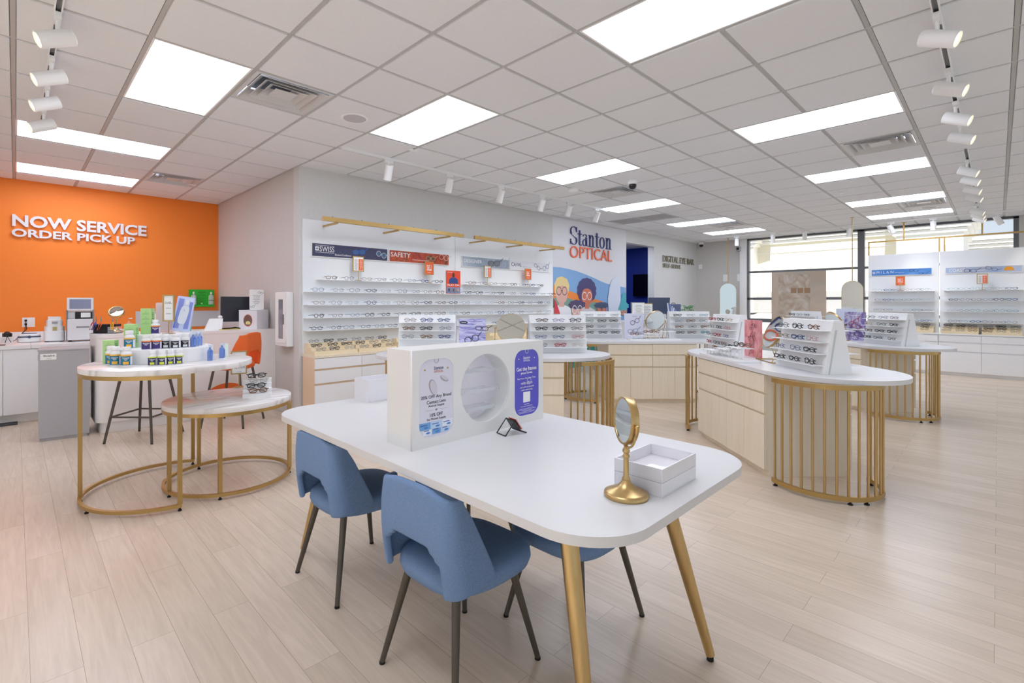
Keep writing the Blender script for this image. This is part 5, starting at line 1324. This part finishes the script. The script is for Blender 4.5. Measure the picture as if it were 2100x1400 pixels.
for x, y, n in ((.795, 4.215, 'left of three on the lower riser tier'), (.848, 4.172, 'middle of three on the lower riser tier'), (.915, 4.195, 'right of three on the lower riser tier')):
    bottle(x, y, T1, .0285, .107, 'white bottle with black label and blue print, '+n, mb['pale'], mb['blacklabel'], GB, 'Vision', mb['pale'])
for x, y, n in ((.686, 4.055, 'first from the left on the tabletop'), (.738, 4.03, 'second from the left on the tabletop'), (.79, 4.035, 'third from the left on the tabletop'), (.843, 4.035, 'rightmost on the tabletop')):
    bottle(x, y, T0, .0262, .105, 'white bottle with navy and lime label, '+n, mb['lime'], mb['navy'], GB, 'TozalHealth', mb['lime'])
M_gbox = mat('green carton', 'B2DC92', .5); M_gbox2 = mat('green carton side', '96D06E', .5); M_gprint = mat('green print', '5E8F56', .5)
for x, y, z, hh, n in ((.50, 4.46, T0, .165, 'lowest one, standing on the tabletop'), (.625, 4.47, T1, .175, 'middle one, on the lower riser tier'), (.735, 4.525, T2, .195, 'topmost one, on the upper riser tier')):
    t = thing('carton', 'pale green carton with fine print, '+n, 'box', (x, y, z), R_(-28), 'green cartons on the tall marble table')
    MB().box(-.036, .036, -.036, .036, 0, hh).build('carton_body', M_gbox, t, bevel=.001)
    f = Face((0, -.0361, hh/2), LRN, LOUT)
    for k, b in enumerate((.32, .12, -.06)): f.plate('icon', [circ(0, hh*b+.008, .004, 14), circ(0, hh*b+.008, .003, 14)], .0006, .0004, M_gprint, t); lines(f, t, -.027, .027, hh*b-.012, hh*b, 2, M_gprint, .0006, .2)
    f = Face((.0361, 0, hh/2), (0, 1, 0), (1, 0, 0)); lines(f, t, -.027, .02, -hh*.3, hh*.36, 9, M_gprint, .0006, .35)
sign_holder((.855, 4.43, T2), R_(-38), .085, .205, .095, 'brass framed narrow product sign on the upper riser tier', [('DrEL', .016), ('eyelid kit', .010), ('solution', .008)])
def spray_kit(x, y, z, lab, rot, tilt=0, h=.115, dense=True):
    t = thing('spray_kit', lab, 'cleaning spray kit', (x, y, z), R_(rot), 'clear bags with blue lens sprays'); t.rotation_euler = (R_(tilt), 0, R_(rot))
    MB().lathe([(.001, 0), (.018, 0), (.019, .004), (.019, h*.55), (.012, h*.66), (.007, h*.68), (.007, h*.80)], 22).build('bottle_body', mat('spray blue', '3F6CC4', .2), t, smooth=True)
    MB().box(-.010, .010, -.012, .006, h*.80, h*.95).box(-.005, .005, -.02, -.0121, h*.86, h*.93).build('spray_pump', mat('pump clear', 'D9E2EE', .2), t)
    for v in children(t)[:0]: pass
    w = .030; MB().add([(-w, -.022, .001), (w, -.022, .001), (w, .022, .001), (-w, .022, .001), (-w*.9, -.012, h*.8), (w*.9, -.012, h*.8), (w*.9, .012, h*.8), (-w*.9, .012, h*.8), (-w*.7, -.002, h), (w*.7, -.002, h), (w*.7, .002, h), (-w*.7, .002, h)],
       [(0, 1, 5, 4), (1, 2, 6, 5), (2, 3, 7, 6), (3, 0, 4, 7), (4, 5, 9, 8), (5, 6, 10, 9), (6, 7, 11, 10), (7, 4, 8, 11), (8, 9, 10, 11), (3, 2, 1, 0)]).build('clear_bag', M_plastic, t)
    MB().box(-.008, .008, -.0215, -.0195, h*.1, h*.5).build('label', mat('spray label', '5E8BD8', .3), t)
for x, y, n in ((.975, 4.235, 'first from the left on the lower riser tier'), (1.01, 4.29, 'second from the left on the lower riser tier'), (1.045, 4.345, 'third on the lower riser tier'), (1.02, 4.42, 'at the back of the lower riser tier')):
    spray_kit(x, y, T1+.0005, 'clear bag with a blue lens spray, '+n, 25)
spray_kit(1.06, 4.115, T0+.001, 'clear bag with a blue lens spray leaning on the riser front', 20, 0, .125); spray_kit(1.175, 4.235, T0+.001, 'clear bag with a blue lens spray lying against the riser end', 60, 0, .125)
t = tag(MB().box(-.014, .014, -.014, .014, 0, .105).build('slim_carton', mat('slim white carton', 'DDEBE2', .5), loc=(1.235, 4.35, T0), rotz=.4, bevel=.001), 'slim white carton behind the spray bags at the table edge', 'box')
t = thing('cleaning_kit', 'large blue and white blister pack standing tilted on the upper riser tier', 'blister pack', (.955, 4.53, T2+.012), 0); t.rotation_euler = (R_(-6), R_(9), R_(-12))
f = Face((0, 0, .14), LRN, LOUT)
f.plate('backing_card', rrect(-.062, .062, -.14, .14, .012), 0, .002, mat('kit card', 'C6CFF0', .3), t)
f.plate('blue_stripe', [(-.055, -.12), (-.02, -.12), (-.012, .12), (-.048, .12)], .002, .001, mat('kit blue', '2F4FD0', .3), t); f.plate('blue_stripe', [(.012, -.12), (.045, -.12), (.05, .10), (.03, .10)], .002, .001, mat('kit blue', '2F4FD0'), t)
f.plate('white_device', [(x, y-.01) for x, y in sup(.030, .075, 3.5, 30)], .010, .016, mat('kit white', 'EDEFF4', .3), t, 0, 0, -.12)
f.plate('barcode_label', rect(-.004, .022, .075, .115), .0035, .001, M_whiteink, t); f.plate('blister', rrect(-.05, .05, -.125, .125, .02), .02, .002, M_plastic, t)
f.text('Lens', .0, .03, .02, .01, .019, .0005, mat('kit ink', '2A3A8A', .4), t, rot=-1.2)
t = thing('cleaning_kit', 'pink and white blister pack behind the framed product sign', 'blister pack', (.86, 4.60, T2+.001), R_(-8))
Face((0, 0, .12), LRN, LOUT).plate('backing_card', rrect(-.06, .06, -.119, .119, .012), 0, .002, mat('kit pale pink', 'EBC9C6', .3), t); Face((0, 0, .12), LRN, LOUT).plate('blister', rrect(-.05, .05, -.10, .10, .015), .008, .010, M_plastic, t)
# on the low marble table
t = sign_holder((1.40, 4.56, .6372), R_(-12), .125, .20, .115, 'brass framed sign reading light filter on the low marble table', [('BLUE', .020), ('LIGHT', .024), ('FILTER', .024), ('technology', .008)])
t = thing('eyeglass_stair', 'white stepped riser with four pairs of glasses on the low marble table', 'display riser', (1.37, 4.02, .6372), R_(-21))
for k in range(4): MB().box(-.10, .10, -.085+.05*k, .10, .032*k+(.0005 if k else 0), .032*(k+1)).build('step', M_disp, t, bevel=.001)
for k, (cc, st) in enumerate((('tortoise', 'rect'), ('black', 'rect'), ('clear', 'rect'), ('black', 'rect'))):
    p = Vector((1.37, 4.02, .6372))+Matrix.Rotation(R_(-21), 4, 'Z') @ Vector((.008*(-1)**k, -.066+.05*k, .032*(k+1)))
    eyeglasses(p, R_(-21)+R_(4), st, cc, True, 'folded', ('on the lowest', 'on the second', 'on the third', 'on the top')[k]+' step of the white stair riser', 'eyeglasses on the stair riser', True, scale=1.05)

# ================================================================ SERVICE COUNTER
M_counter = mat('counter white', 'F2F1EF', .4)
def counter_outline(x0, x1, y0, y1, r=.09):
    o = [(x1, y0), (x1, y1), (x0, y1)]
    o += [(x0+r-r*math.cos(a), y0+r-r*math.sin(a)) for a in [PI/2*i/10 for i in range(11)]]
    return o
t = thing('service_counter', 'long white service counter with a rounded corner under the pick up lettering', 'counter', (1.5, 6.75, 0))
def off(o): return [(x-1.5, y-6.75) for x, y in o]
MB().prism(off(counter_outline(.64, 2.428, 6.50, 7.0, .07)), .0, .115).build('plinth', M_counter, t, smooth=True)
MB().prism(off(counter_outline(.60, 2.428, 6.46, 7.02)), .116, .998).build('body', M_counter, t, smooth=True)
MB().prism(off(counter_outline(.595, 2.428, 6.455, 7.025)), .999, 1.035).build('countertop', mat('counter top white', 'F2F1F0', .3), t, smooth=True)
fdot = Face((1.85-1.5, 6.46-6.75, .07), LRN, LOUT)
fdot.plate('orange_dot', [(.33*math.cos(R_(8)+(PI-R_(16))*i/30), .33*math.sin(R_(8)+(PI-R_(16))*i/30)) for i in range(31)], .001, .001, mat('dot orange', 'F0702A', .5), t)
t = thing('back_counter', 'white back counter with cabinet doors along the orange wall', 'counter', (0, 8.33, 0))
MB().box(-3.19, 2.42, -.60, .61, .10, .843).build('body', M_counter, t); MB().box(-3.19, 2.42, -.54, .61, 0, .099).build('plinth', M_counter, t)
MB().box(-3.19, .13, -.64, .615, .845, .885).build('worktop', mat('counter top white', 'EAE9E7'), t); MB().box(.134, 2.42, -.64, .615, .845, .885).build('worktop', mat('counter top white', 'EAE9E7'), t)
for k in range(9): MB().box(-3.0+.58*k+.002 if k else -3.0, -2.42+.58*k-.002, -.62, -.6005, .105, .84).build('door', M_whitecab, t, bevel=.001)
MB().box(-3.19, 1.3, .600, .615, .8855, .985).build('backsplash', M_disp, t)
struct(MB().box(1.3, XS-.001, YO-.02, YO-.001, .99, 1.24).box(XS-.02, XS-.001, 7.05, YO-.021, .9, 1.24).build('trim_5', mat('backsplash grey', 'C9CACC', .3)))
t = thing('shredder_bin', 'grey cabinet style document bin with a slot, left of the service counter', 'bin', (.375, 6.715, 0), R_(-5))
MB().box(-.195, .195, -.215, .215, .03, .89).box(-.18, .18, -.20, .20, 0, .0299).build('body', M_silver, t, bevel=.001); MB().box(-.20, .20, -.22, .22, .8902, .907).build('lid', M_silver, t, bevel=.002)
MB().box(-.197, -.1951, -.20, -.08, .80, .86).build('slot', M_black, t)
f = Face((0, -.2155, .84), LRN, LOUT); f.plate('sticker', rect(-.18, -.06, -.035, .025), .0006, .0005, M_card, t); f.text('Shred-it', -.115, .005, .085, .018, .0014, .0005, M_ink, t, bold=.02); lines(f, t, -.14, -.09, -.025, -.018, 1, M_inkg, .0014)
tag(MB().box(-.62, .0, -.28, .28, 0, .012).build('floor_mat', mat('mat charcoal', '4A4C50', .9), loc=(.02, 7.93-.02, 0), bevel=.003), 'dark grey floor mat before the back counter', 'mat')
# stools
SG = 'orange counter stools'
st1 = thing('counter_stool', 'orange fabric counter stool in front of the service counter, beside the side wall', 'stool', (1.79, 6.02, 0), R_(135), SG)
chair_parts(st1, M_orangefab, M_bronze, .72, True)
km = kidmap(st1); c = clone(st1, None, km); c.location = (.955, 6.01, 0); relabel(c, 'counter stool mostly hidden behind the tall marble table, grey legs showing')
# things on the service counter
t = thing('tool_caddy', 'black tool caddy with coloured pliers on the rounded end of the service counter', 'tool caddy', (.735, 6.76, 1.0352), R_(-45))
MB().box(-.15, .12, -.055, .055, 0, .006).box(-.13, .03, -.045, .045, .0061, .10).build('caddy_body', M_black, t, bevel=.002)
MB().box(.032, .118, -.045, .045, .0062, .075).build('clear_drawers', M_plastic, t); 
for k in range(4): MB().box(.034, .116, -.047, -.0455, .008+.017*k, .012+.017*k).build('drawer_edge', M_disp, t)
MB().box(.032, .115, -.04, .04, .0755, .10).build('black_block', M_black, t); MB().box(.035, .112, -.038, .038, .1002, .106).build('orange_lid', mat('tool orange', 'F07030', .5), t)
tag(MB().tube([(.0, .0, 0), (.03, .01, .02), (.05, 0, .045)], .02, 8).build('paper_tissue', mat('tissue white', 'E8E8E8', .8), loc=(.75, 6.78, 1.141), smooth=True), 'crumpled white tissue on top of the tool caddy', 'tissue') if False else None
for k, (dx, hh, colr, lab) in enumerate(((-.115, .16, 'C8282E', 'red'), (-.085, .15, '3E5FB8', 'blue'), (-.03, .15, 'F0702A', 'orange'), (.10, .13, 'E8B020', 'yellow'))):
    P = Vector((.735, 6.76, 1.036))+Matrix.Rotation(R_(-45), 4, 'Z') @ Vector((dx, -.058, .02))
    t = thing('pliers', 'pliers with %s handles on the tool caddy' % lab, 'pliers', P, R_(-45), 'pliers on the tool caddy')
    hm = mat('handle '+lab, colr, .4)
    for s in (-1, 1): MB().tube([(0, -.002, .11), (s*.012+.0, -.012, .08), (s*.010-.02*(k < 3), -.016, .02)], [.003, .006, .005], 8).build('handle', hm, t, smooth=True)
    MB().tube([(0, -.002, .105), (.001, -.002, .135)], [.007, .006], 8).tube([(-.002, -.002, .132), (-.003, -.002, hh+.02)], [.0035, .001], 6).tube([(.003, -.002, .132), (.004, -.002, hh+.02)], [.0035, .001], 6).build('jaw', mat('tool steel', 'A8AAAE', .25, 1), t, smooth=True)
tm = table_mirror((.83, 6.93, 1.036), R_(250), 'round brass vanity mirror tilted upward behind the tool caddy', R_(-38))
t = thing('soap_dispenser', 'clear pump bottle on the service counter behind the green cartons', 'pump bottle', (.93, 6.82, 1.0355))
MB().lathe([(.001, 0), (.030, 0), (.032, .004), (.032, .09), (.02, .11), (.012, .115)], 24).build('bottle_body', M_plastic, t, smooth=True); MB().tube([(0, 0, .115), (0, 0, .155), (.03, 0, .158)], .006, 8).build('pump', M_disp, t, smooth=True)
t = thing('receipt_printer', 'white device with dark front behind the framed product sign', 'printer', (1.28, 6.85, 1.0355), R_(-20))
MB().box(-.11, .11, -.10, .12, .0, .20).build('housing', M_disp, t, bevel=.01); MB().box(-.07, .09, -.103, -.1001, .03, .10).build('front_panel', M_black, t)
t = thing('card_terminal', 'cream card payment terminal on a stand behind the blister pack', 'payment terminal', (1.50, 6.90, 1.0355), R_(-30))
MB().lathe([(.001, 0), (.05, 0), (.05, .008), (.012, .02), (.010, .10)], 20).build('stand', M_disp, t, smooth=True); MB().box(-.045, .045, -.075, .075, -.012, .018).xf(Matrix.Translation((0, 0, .13)) @ Matrix.Rotation(.6, 4, 'X')).build('keypad_body', mat('device cream', 'D8D4C8', .4), t, bevel=.005)
tag(MB().box(-.05, .05, -.035, .035, 0, .055).build('carton', mat('teal carton', '6CCFD0', .5), loc=(1.44, 6.60, 1.0355), rotz=.3, bevel=.002), 'small turquoise carton on the service counter', 'box')
t = thing('display_stand', 'white folded card stand with a round knob on the service counter', 'card stand', (1.76, 6.66, 1.0355), R_(-8))
MB().add([(-.10, -.05, 0), (.08, -.05, 0), (.08, .07, 0), (-.10, .07, 0), (-.05, -.0, .14), (.10, -.0, .14), (.10, .03, .14), (-.05, .03, .14)], [(0, 3, 2, 1), (4, 5, 6, 7), (0, 1, 5, 4), (1, 2, 6, 5), (2, 3, 7, 6), (3, 0, 4, 7)]).build('stand_body', M_disp, t, bevel=.003)
MB().lathe([(.001, 0), (.022, .002), (.026, .02), (.016, .034), (.001, .038)], 20, (.07, .015, .14)).build('knob', M_disp, t, smooth=True)
t = thing('door_stop_rod', 'thin grey scanner rod leaning by the green eyewash station', 'scanner', (1.98, 7.4, 1.0355)) if False else None
t = thing('monitor', 'black computer monitor seen from behind on the service counter', 'monitor', (2.14, 6.88, 1.0355), R_(-4))
MB().lathe([(.001, 0), (.10, 0), (.10, .008), (.001, .012)], 30).tube([(0, 0, .01), (0, .03, .16)], .016, 12).build('stand', M_black, t, smooth=True)
sc_ = MB().box(-.245, .245, -.012, .018, .09, .415).xf(Matrix.Rotation(R_(3), 4, 'X')); sc_.build('screen_back', mat('monitor back', '2A2D36', .25), t, bevel=.004)
f = Face((-.245, -.014, .09), LRN, LOUT); f.text('Lenovo', .09, .29, .10, .02, .003, .0005, mat('logo grey', 'B8BAC0', .4), t); f.plate('power_led', circ(.06, .13, .004, 10), .003, .001, mat('led red', 'FF3020', .4, emit=1.5), t)
t = thing('donation_box', 'white cardboard donation box with a round portrait sticker on the counter end', 'box', (2.225, 6.655, 1.0355), R_(38))
MB().box(-.125, .125, -.125, .125, 0, .235).build('carton_body', mat('carton white', 'E2E1E6', .5), t, bevel=.002); MB().box(-.127, .127, -.127, .127, .2355, .243).build('lid', mat('carton white', 'E2E1E6'), t, bevel=.002)
f = Face((-.1255, 0, .12), (0, -1, 0), (-1, 0, 0))
f.plate('sticker_ring', [circ(0, -.01, .062, 40, .078), circ(0, -.01, .056, 40, .071)], .001, .0006, mat('ring orange', 'EE7036', .5), t); f.plate('sticker', circ(0, -.01, .056, 40, .071), .0006, .0006, mat('portrait dark', '6A605C', .5), t)
f.plate('portrait_face', circ(0, .012, .022, 24, .03), .0014, .0006, mat('portrait skin', '8A4E3C', .5), t); f.plate('portrait_shirt', [(-.03, -.06), (-.028, -.03), (-.01, -.018), (.012, -.018), (.034, -.032), (.034, -.06)], .0014, .0006, mat('portrait yellow', 'E0D08A', .5), t)
t = thing('counter_sign', 'white rounded sign card with drawn glasses standing on the donation box', 'sign', (2.26, 6.66, 1.2795), R_(-10))
MB().prism(rrect(-.085, .085, 0, .26, .015), -.003, .003).xf(Matrix.Rotation(PI/2, 4, 'X')).build('card', M_card, t)
f = Face((0, -.0031, .13), LRN, LOUT); drawn_glasses(f, t, .045, .09, .055, M_ink, -.3, rnd=True); drawn_glasses(f, t, -.055, -.09, .055, M_ink, .2, rnd=True)
f.text('Restoring Lives', .0, .055, .09, .014, .001, .0005, M_ink, t); f.text('Through Sight', .0, .035, .08, .014, .001, .0005, M_ink, t); lines(f, t, -.05, .045, -.06, .02, 6, M_inkg, .001, .25)
for k, (cl, pts, lab) in enumerate((('cable yellow', [(1.80, 6.60, 1.040), (1.86, 6.55, 1.042), (1.94, 6.56, 1.046), (2.0, 6.60, 1.044), (2.04, 6.60, 1.04)], 'yellow cable on the service counter before the monitor'), ('cable black', [(1.84, 6.72, 1.044), (1.95, 6.66, 1.05), (2.02, 6.72, 1.056), (2.06, 6.66, 1.044), (1.93, 6.70, 1.044)], 'black coiled cables beside the monitor base'))):
    tag(MB().tube(pts, .0045 if k == 0 else .009, 8).build('cable', mat(cl, 'D8C63A' if k == 0 else '141416', .5), smooth=True), lab, 'cable')
# on the back counter
ZB = .8852
t = thing('lens_edger', 'white and grey lens edging machine with a tilted touch screen on the back counter', 'optical machine', (.60, 8.12, ZB), R_(-4))
MB().box(-.125, .125, -.16, .18, .02, .28).box(-.125, .125, -.08, .18, .2801, .38).build('housing', mat('machine white', 'E2E2E4', .4), t, bevel=.008)
MB().box(-.137, -.1255, -.14, .18, .015, .40).build('side_panel', mat('machine grey', '8E9094', .4), t, bevel=.004); MB().box(.1255, .137, -.14, .18, .015, .40).build('side_panel', mat('machine grey', '8E9094'), t, bevel=.004)
MB().box(-.05, .115, -.10, -.0801, .285, .37).build('chamber', M_black, t); MB().box(.005, .10, -.125, -.1001, .30, .36).build('chamber_door', M_disp, t, bevel=.003)
sp = Matrix.Translation((0, -.10, .385)) @ Matrix.Rotation(R_(-12), 4, 'X')
MB().box(-.13, .13, -.012, .012, 0, .165).xf(sp).build('screen_frame', mat('machine white', 'E2E2E4'), t, bevel=.004); MB().box(-.105, .105, -.0135, -.0121, .02, .145).xf(sp).build('screen', mat('screen blue grey', '8489A4', .2), t)
MB().box(-.04, .09, -.163, -.1601, .17, .19).build('name_plate', mat('machine grey', '8E9094'), t)
for sx in (-.1, .1): MB().box(sx-.015, sx+.015, -.14, .15, 0, .0199).build('foot', M_black, t)
t = thing('heater_stack', 'white lens processing unit with stacked round lids on the back counter', 'optical machine', (.355, 8.22, ZB))
MB().prism(sup(.10, .11, 4, 40), .008, .135).build('base_unit', M_disp, t, smooth=True, bevel=.008); MB().prism(sup(.095, .10, 4, 40), .1352, .19).build('middle_tray', M_disp, t, smooth=True)
MB().prism(sup(.078, .085, 4, 40), .1902, .27).build('upper_tray', M_disp, t, smooth=True); MB().box(-.06, .06, -.05, .05, .2702, .31).build('top_card', M_card, t)
MB().box(-.02, .02, -.111, -.1005, .14, .185).build('gold_window', mat('amber window', 'B8A86A', .3), t); MB().box(-.025, .025, -.098, -.0855, .225, .25).build('badge', mat('badge grey', '9A9AA2', .4), t)
for sx in (-.07, .07): MB().box(sx-.02, sx+.02, -.08, .08, 0, .0079).build('foot', M_black, t)
t = thing('ultrasonic_cleaner', 'white oval ultrasonic cleaner with dark trim on the back counter', 'ultrasonic cleaner', (.125, 8.25, ZB))
MB().prism(sup(.105, .075, 2.8, 44), .005, .062).build('base_unit', M_disp, t, smooth=True, bevel=.006); MB().prism(sup(.107, .077, 2.8, 44), .0622, .072).build('trim_ring', mat('cleaner navy', '3B4A6E', .4), t, smooth=True)
MB().prism(sup(.102, .072, 2.8, 44), .0722, .105).build('lid', M_disp, t, smooth=True, bevel=.01); MB().prism(sup(.07, .045, 2.8, 40), .1052, .112).build('lid_window', mat('cleaner navy', '3B4A6E'), t, smooth=True)
MB().lathe([(.001, 0), (.016, 0), (.016, .004), (.001, .005)], 20).xf(Matrix.Translation((0, -.078, .067)) @ Matrix.Rotation(PI/2, 4, 'X')).build('button', mat('cleaner navy', '3B4A6E'), t, smooth=True)
t = thing('frame_warmer', 'small black round device on wire legs at the far left of the back counter', 'frame warmer', (-.07, 8.28, ZB))
MB().lathe([(.001, .075), (.042, .075), (.044, .08), (.044, .115), (.03, .12), (.018, .135), (.001, .14)], 28).build('head', M_black, t, smooth=True)
for a in (0, 2.1, 4.2): MB().tube([(0, 0, .078), (.035*math.cos(a), .035*math.sin(a), .002)], .003, 6).build('leg', M_black, t)
tag(MB().box(-.06, .05, -.012, 0, 0, .07).build('paper_card', M_card, loc=(-.07, 8.40, ZB)), 'white paper card behind the small black device', 'card')
tag(MB().box(-.09, .09, -.04, .04, 0, .006).build('mobile_phone', M_black, loc=(-.17, 7.86, ZB), bevel=.002), 'dark phone lying at the left end of the back counter', 'phone')
t = thing('wall_outlet', 'white double wall outlet with black plugs on the orange wall', 'outlet', (.128, YO, 1.11))
MB().box(-.063, .063, -.008, 0, -.063, .063).build('cover_plate', M_disp, t, bevel=.002)
for z in (-.025, .025): 
    MB().box(.015, .045, -.010, -.0081, z-.016, z+.016).build('receptacle', M_card, t); MB().box(-.04, -.015, -.03, -.0081, z-.012, z+.012).build('plug', M_black, t, bevel=.003)
tag(MB().tube([(.10, 8.92, 1.08), (.09, 8.90, 1.0), (.03, 8.86, .93), (.02, 8.7, .892), (.06, 8.45, .892), (.1, 8.34, .90)], .004, 6).tube([(.10, 8.92, 1.13), (.11, 8.90, 1.02), (.05, 8.86, .95), (.0, 8.7, .892), (-.04, 8.4, .892)], .004, 6).build('cable', M_black, smooth=True), 'black cables hanging from the wall outlet to the small machines', 'cable')
# eyewash station
t = thing('eyewash_station', 'bright green wall eyewash station with two clear bottles on the orange wall', 'eyewash station', (2.18, YO, 1.443))
MB().box(-.183, .183, -.02, 0, -.14, .14).build('back_plate', mat('eyewash green', '2FB92E', .4), t, bevel=.006); MB().box(-.175, .175, -.07, -.0201, -.135, -.105).build('shelf_lip', mat('eyewash green', '2FB92E'), t, bevel=.006)
f = Face((0, -.0205, 0), LRN, LOUT); lines(f, t, -.06, .06, .03, .12, 5, mat('print green', '14631A', .5), .001, .3); lines(f, t, -.055, .055, -.07, .02, 6, mat('print green', '14631A'), .001, .18)
f.plate('emblem', circ(0, -.085, .011, 16), .001, .0006, M_whiteink, t)
for s in (-1, 1):
    b = MB().lathe([(.001, -.103), (.038, -.103), (.04, -.10), (.04, .03), (.03, .05), (.013, .058), (.013, .064)], 26, (s*.125, -.062, 0)).build('wash_bottle', mat('bottle translucent', 'C4D8C8', .2, alpha=.8), t, smooth=True)
    MB().lathe([(.014, .0642), (.012, .10), (.001, .102)], 18, (s*.125, -.062, 0)).build('bottle_cap', M_disp, b, smooth=True)
    MB().lathe([(.0405, -.035), (.0405, -.028)], 26, (s*.125, -.062, 0), cap=False).build('bottle_band', M_black, b, smooth=True)
t = thing('extinguisher_cabinet', 'white wall cabinet with a narrow glass window on the grey side wall', 'wall cabinet', (XS, 6.08, 1.17))
MB().box(-.085, 0, -.183, .183, -.33, .33).build('body', M_disp, t, bevel=.008)
fd = MB(); y0, y1 = -.15, .15
fd.box(-.092, -.0855, -.15, -.085, -.29, .29).box(-.092, -.0855, .06, .15, -.29, .29).box(-.092, -.0855, -.085, .06, .24, .29).box(-.092, -.0855, -.085, .06, -.29, -.24)
fd.build('door', M_card, t); MB().box(-.0875, -.0856, -.085, .06, -.24, .24).build('door_glass', mat('smoked glass', '8A8D96', .08), t); MB().box(-.102, -.0921, -.115, -.10, -.06, .06).build('handle', mat('handle grey', '6E7076', .3, .5), t)

# ================================================================ EYE BAR DESK AT THE DOORWAY
t = thing('eye_bar_desk', 'white desk beneath the eye bar lettering, behind the middle island', 'desk', (9.6, 4.85, 0))
MB().box(-1.35, 1.55, -.33, .33, .07, .985).build('body', M_whitecab, t); MB().box(-1.37, 1.57, -.36, .36, .9855, 1.02).build('desktop', M_disp, t); MB().box(-1.30, 1.5, -.28, .28, 0, .0699).build('plinth', M_whitecab, t)
t = thing('monitor', 'grey blue computer monitor tilted back on the eye bar desk', 'monitor', (9.55, 4.85, 1.0205), R_(-42))
MB().lathe([(.001, 0), (.10, 0), (.10, .008), (.001, .012)], 24).tube([(0, 0, .01), (0, .02, .14)], .016, 12).build('stand', M_black, t)
MB().box(-.22, .22, -.012, .014, .12, .46).xf(Matrix.Rotation(R_(9), 4, 'X')).build('screen_back', mat('monitor slate', '4A5670', .3), t, bevel=.003)
t = thing('tablet_case', 'small slate blue case with a handle on the eye bar desk', 'case', (10.25, 4.85, 1.0205), R_(-42))
MB().box(-.14, .14, -.06, .06, 0, .32).build('case_body', mat('case slate', '56607E', .4), t, bevel=.01); MB().tube([(-.04, 0, .321), (-.03, 0, .34), (.03, 0, .34), (.04, 0, .321)], .007, 8).build('handle', M_black, t)
t = thing('brochure_holder', 'clear holder with fanned white and blue brochures beside the slate monitor', 'brochure holder', (9.62, 4.60, 1.0205), R_(-42))
MB().box(-.09, .09, -.05, .05, 0, .08).build('holder', M_plastic, t)
for k in range(6):
    MB().box(-.012, .012, -.001, .001, .005, .34-.03*k).xf(Matrix.Translation((-.05+.02*k, -.03+.01*k, .004)) @ Matrix.Rotation(-.10+.10*k, 4, 'Y')).build('brochure', mat('brochure '+'abc'[k % 3], ('E6EAF6', '7F93D8', 'C9D4F0')[k % 3], .4), t)
t = thing('potted_plant', 'green leafy plant on the eye bar desk', 'plant', (10.85, 4.80, 1.0205))
MB().lathe([(.001, 0), (.05, 0), (.065, .10), (.06, .10), (.055, .085), (.001, .085)], 24).build('pot', M_disp, t, smooth=True)
lf = MB(); sm = MB(); rl = random.Random(5)
for k in range(9):
    a = k*2.4; hh = .20+.10*rl.random(); ex = .06+.06*rl.random(); tip = Vector((ex*math.cos(a), ex*math.sin(a), hh)); sm.tube([(0, 0, .08), tuple(tip*.5+Vector((0, 0, .06))), tuple(tip)], .002, 5)
    for q in range(6):
        b = a+(q-2.5)*.85; L = .085; d = Vector((math.cos(b), math.sin(b), -.35-.2*rl.random())); n = Vector((-math.sin(b), math.cos(b), 0))*.018; m_ = tip+d*L*.5+Vector((0, 0, .012))
        lf.add([tuple(tip), tuple(m_+n), tuple(tip+d*L), tuple(m_-n), tuple(m_+Vector((0, 0, -.004)))], [(0, 1, 4), (1, 2, 4), (2, 3, 4), (3, 0, 4)])
sm.build('stem', mat('stem green', '4F7A3A', .6), t); lf.build('foliage', mat('leaf green', '2F7A34', .5), t)
for (x, lab, kind, w_, h_, rot) in ((8.62, 'grey document stand beside the doorway on the eye bar desk', 'doc', .26, .36, -48), (8.95, 'brass framed notice on the eye bar desk before the doorway', 'notice', .24, .34, -46)):
    t = thing('desk_sign', lab, 'sign', (x, 4.78, 1.0205), R_(rot))
    MB().box(-w_/2, w_/2, -.01, .01, 0, h_).xf(Matrix.Rotation(R_(-6), 4, 'X')).build('frame', M_goldp if kind == 'notice' else mat('doc grey', '8C8C90', .4), t)
    f = Face((0, -.0115, h_/2), LRN, LOUT); f.plate('sheet', rect(-w_/2+.015, w_/2-.015, -h_/2+.015, h_/2-.015), .012, .0008, M_card, t); lines(f, t, -w_*.3, w_*.3, -h_*.1, h_*.36, 7, M_inkg, .014, .25)
    if kind == 'notice': f.plate('box_outline', [rect(-.04, .04, -.12, -.05), rect(-.035, .035, -.115, -.055)], .014, .0006, M_inkg, t)
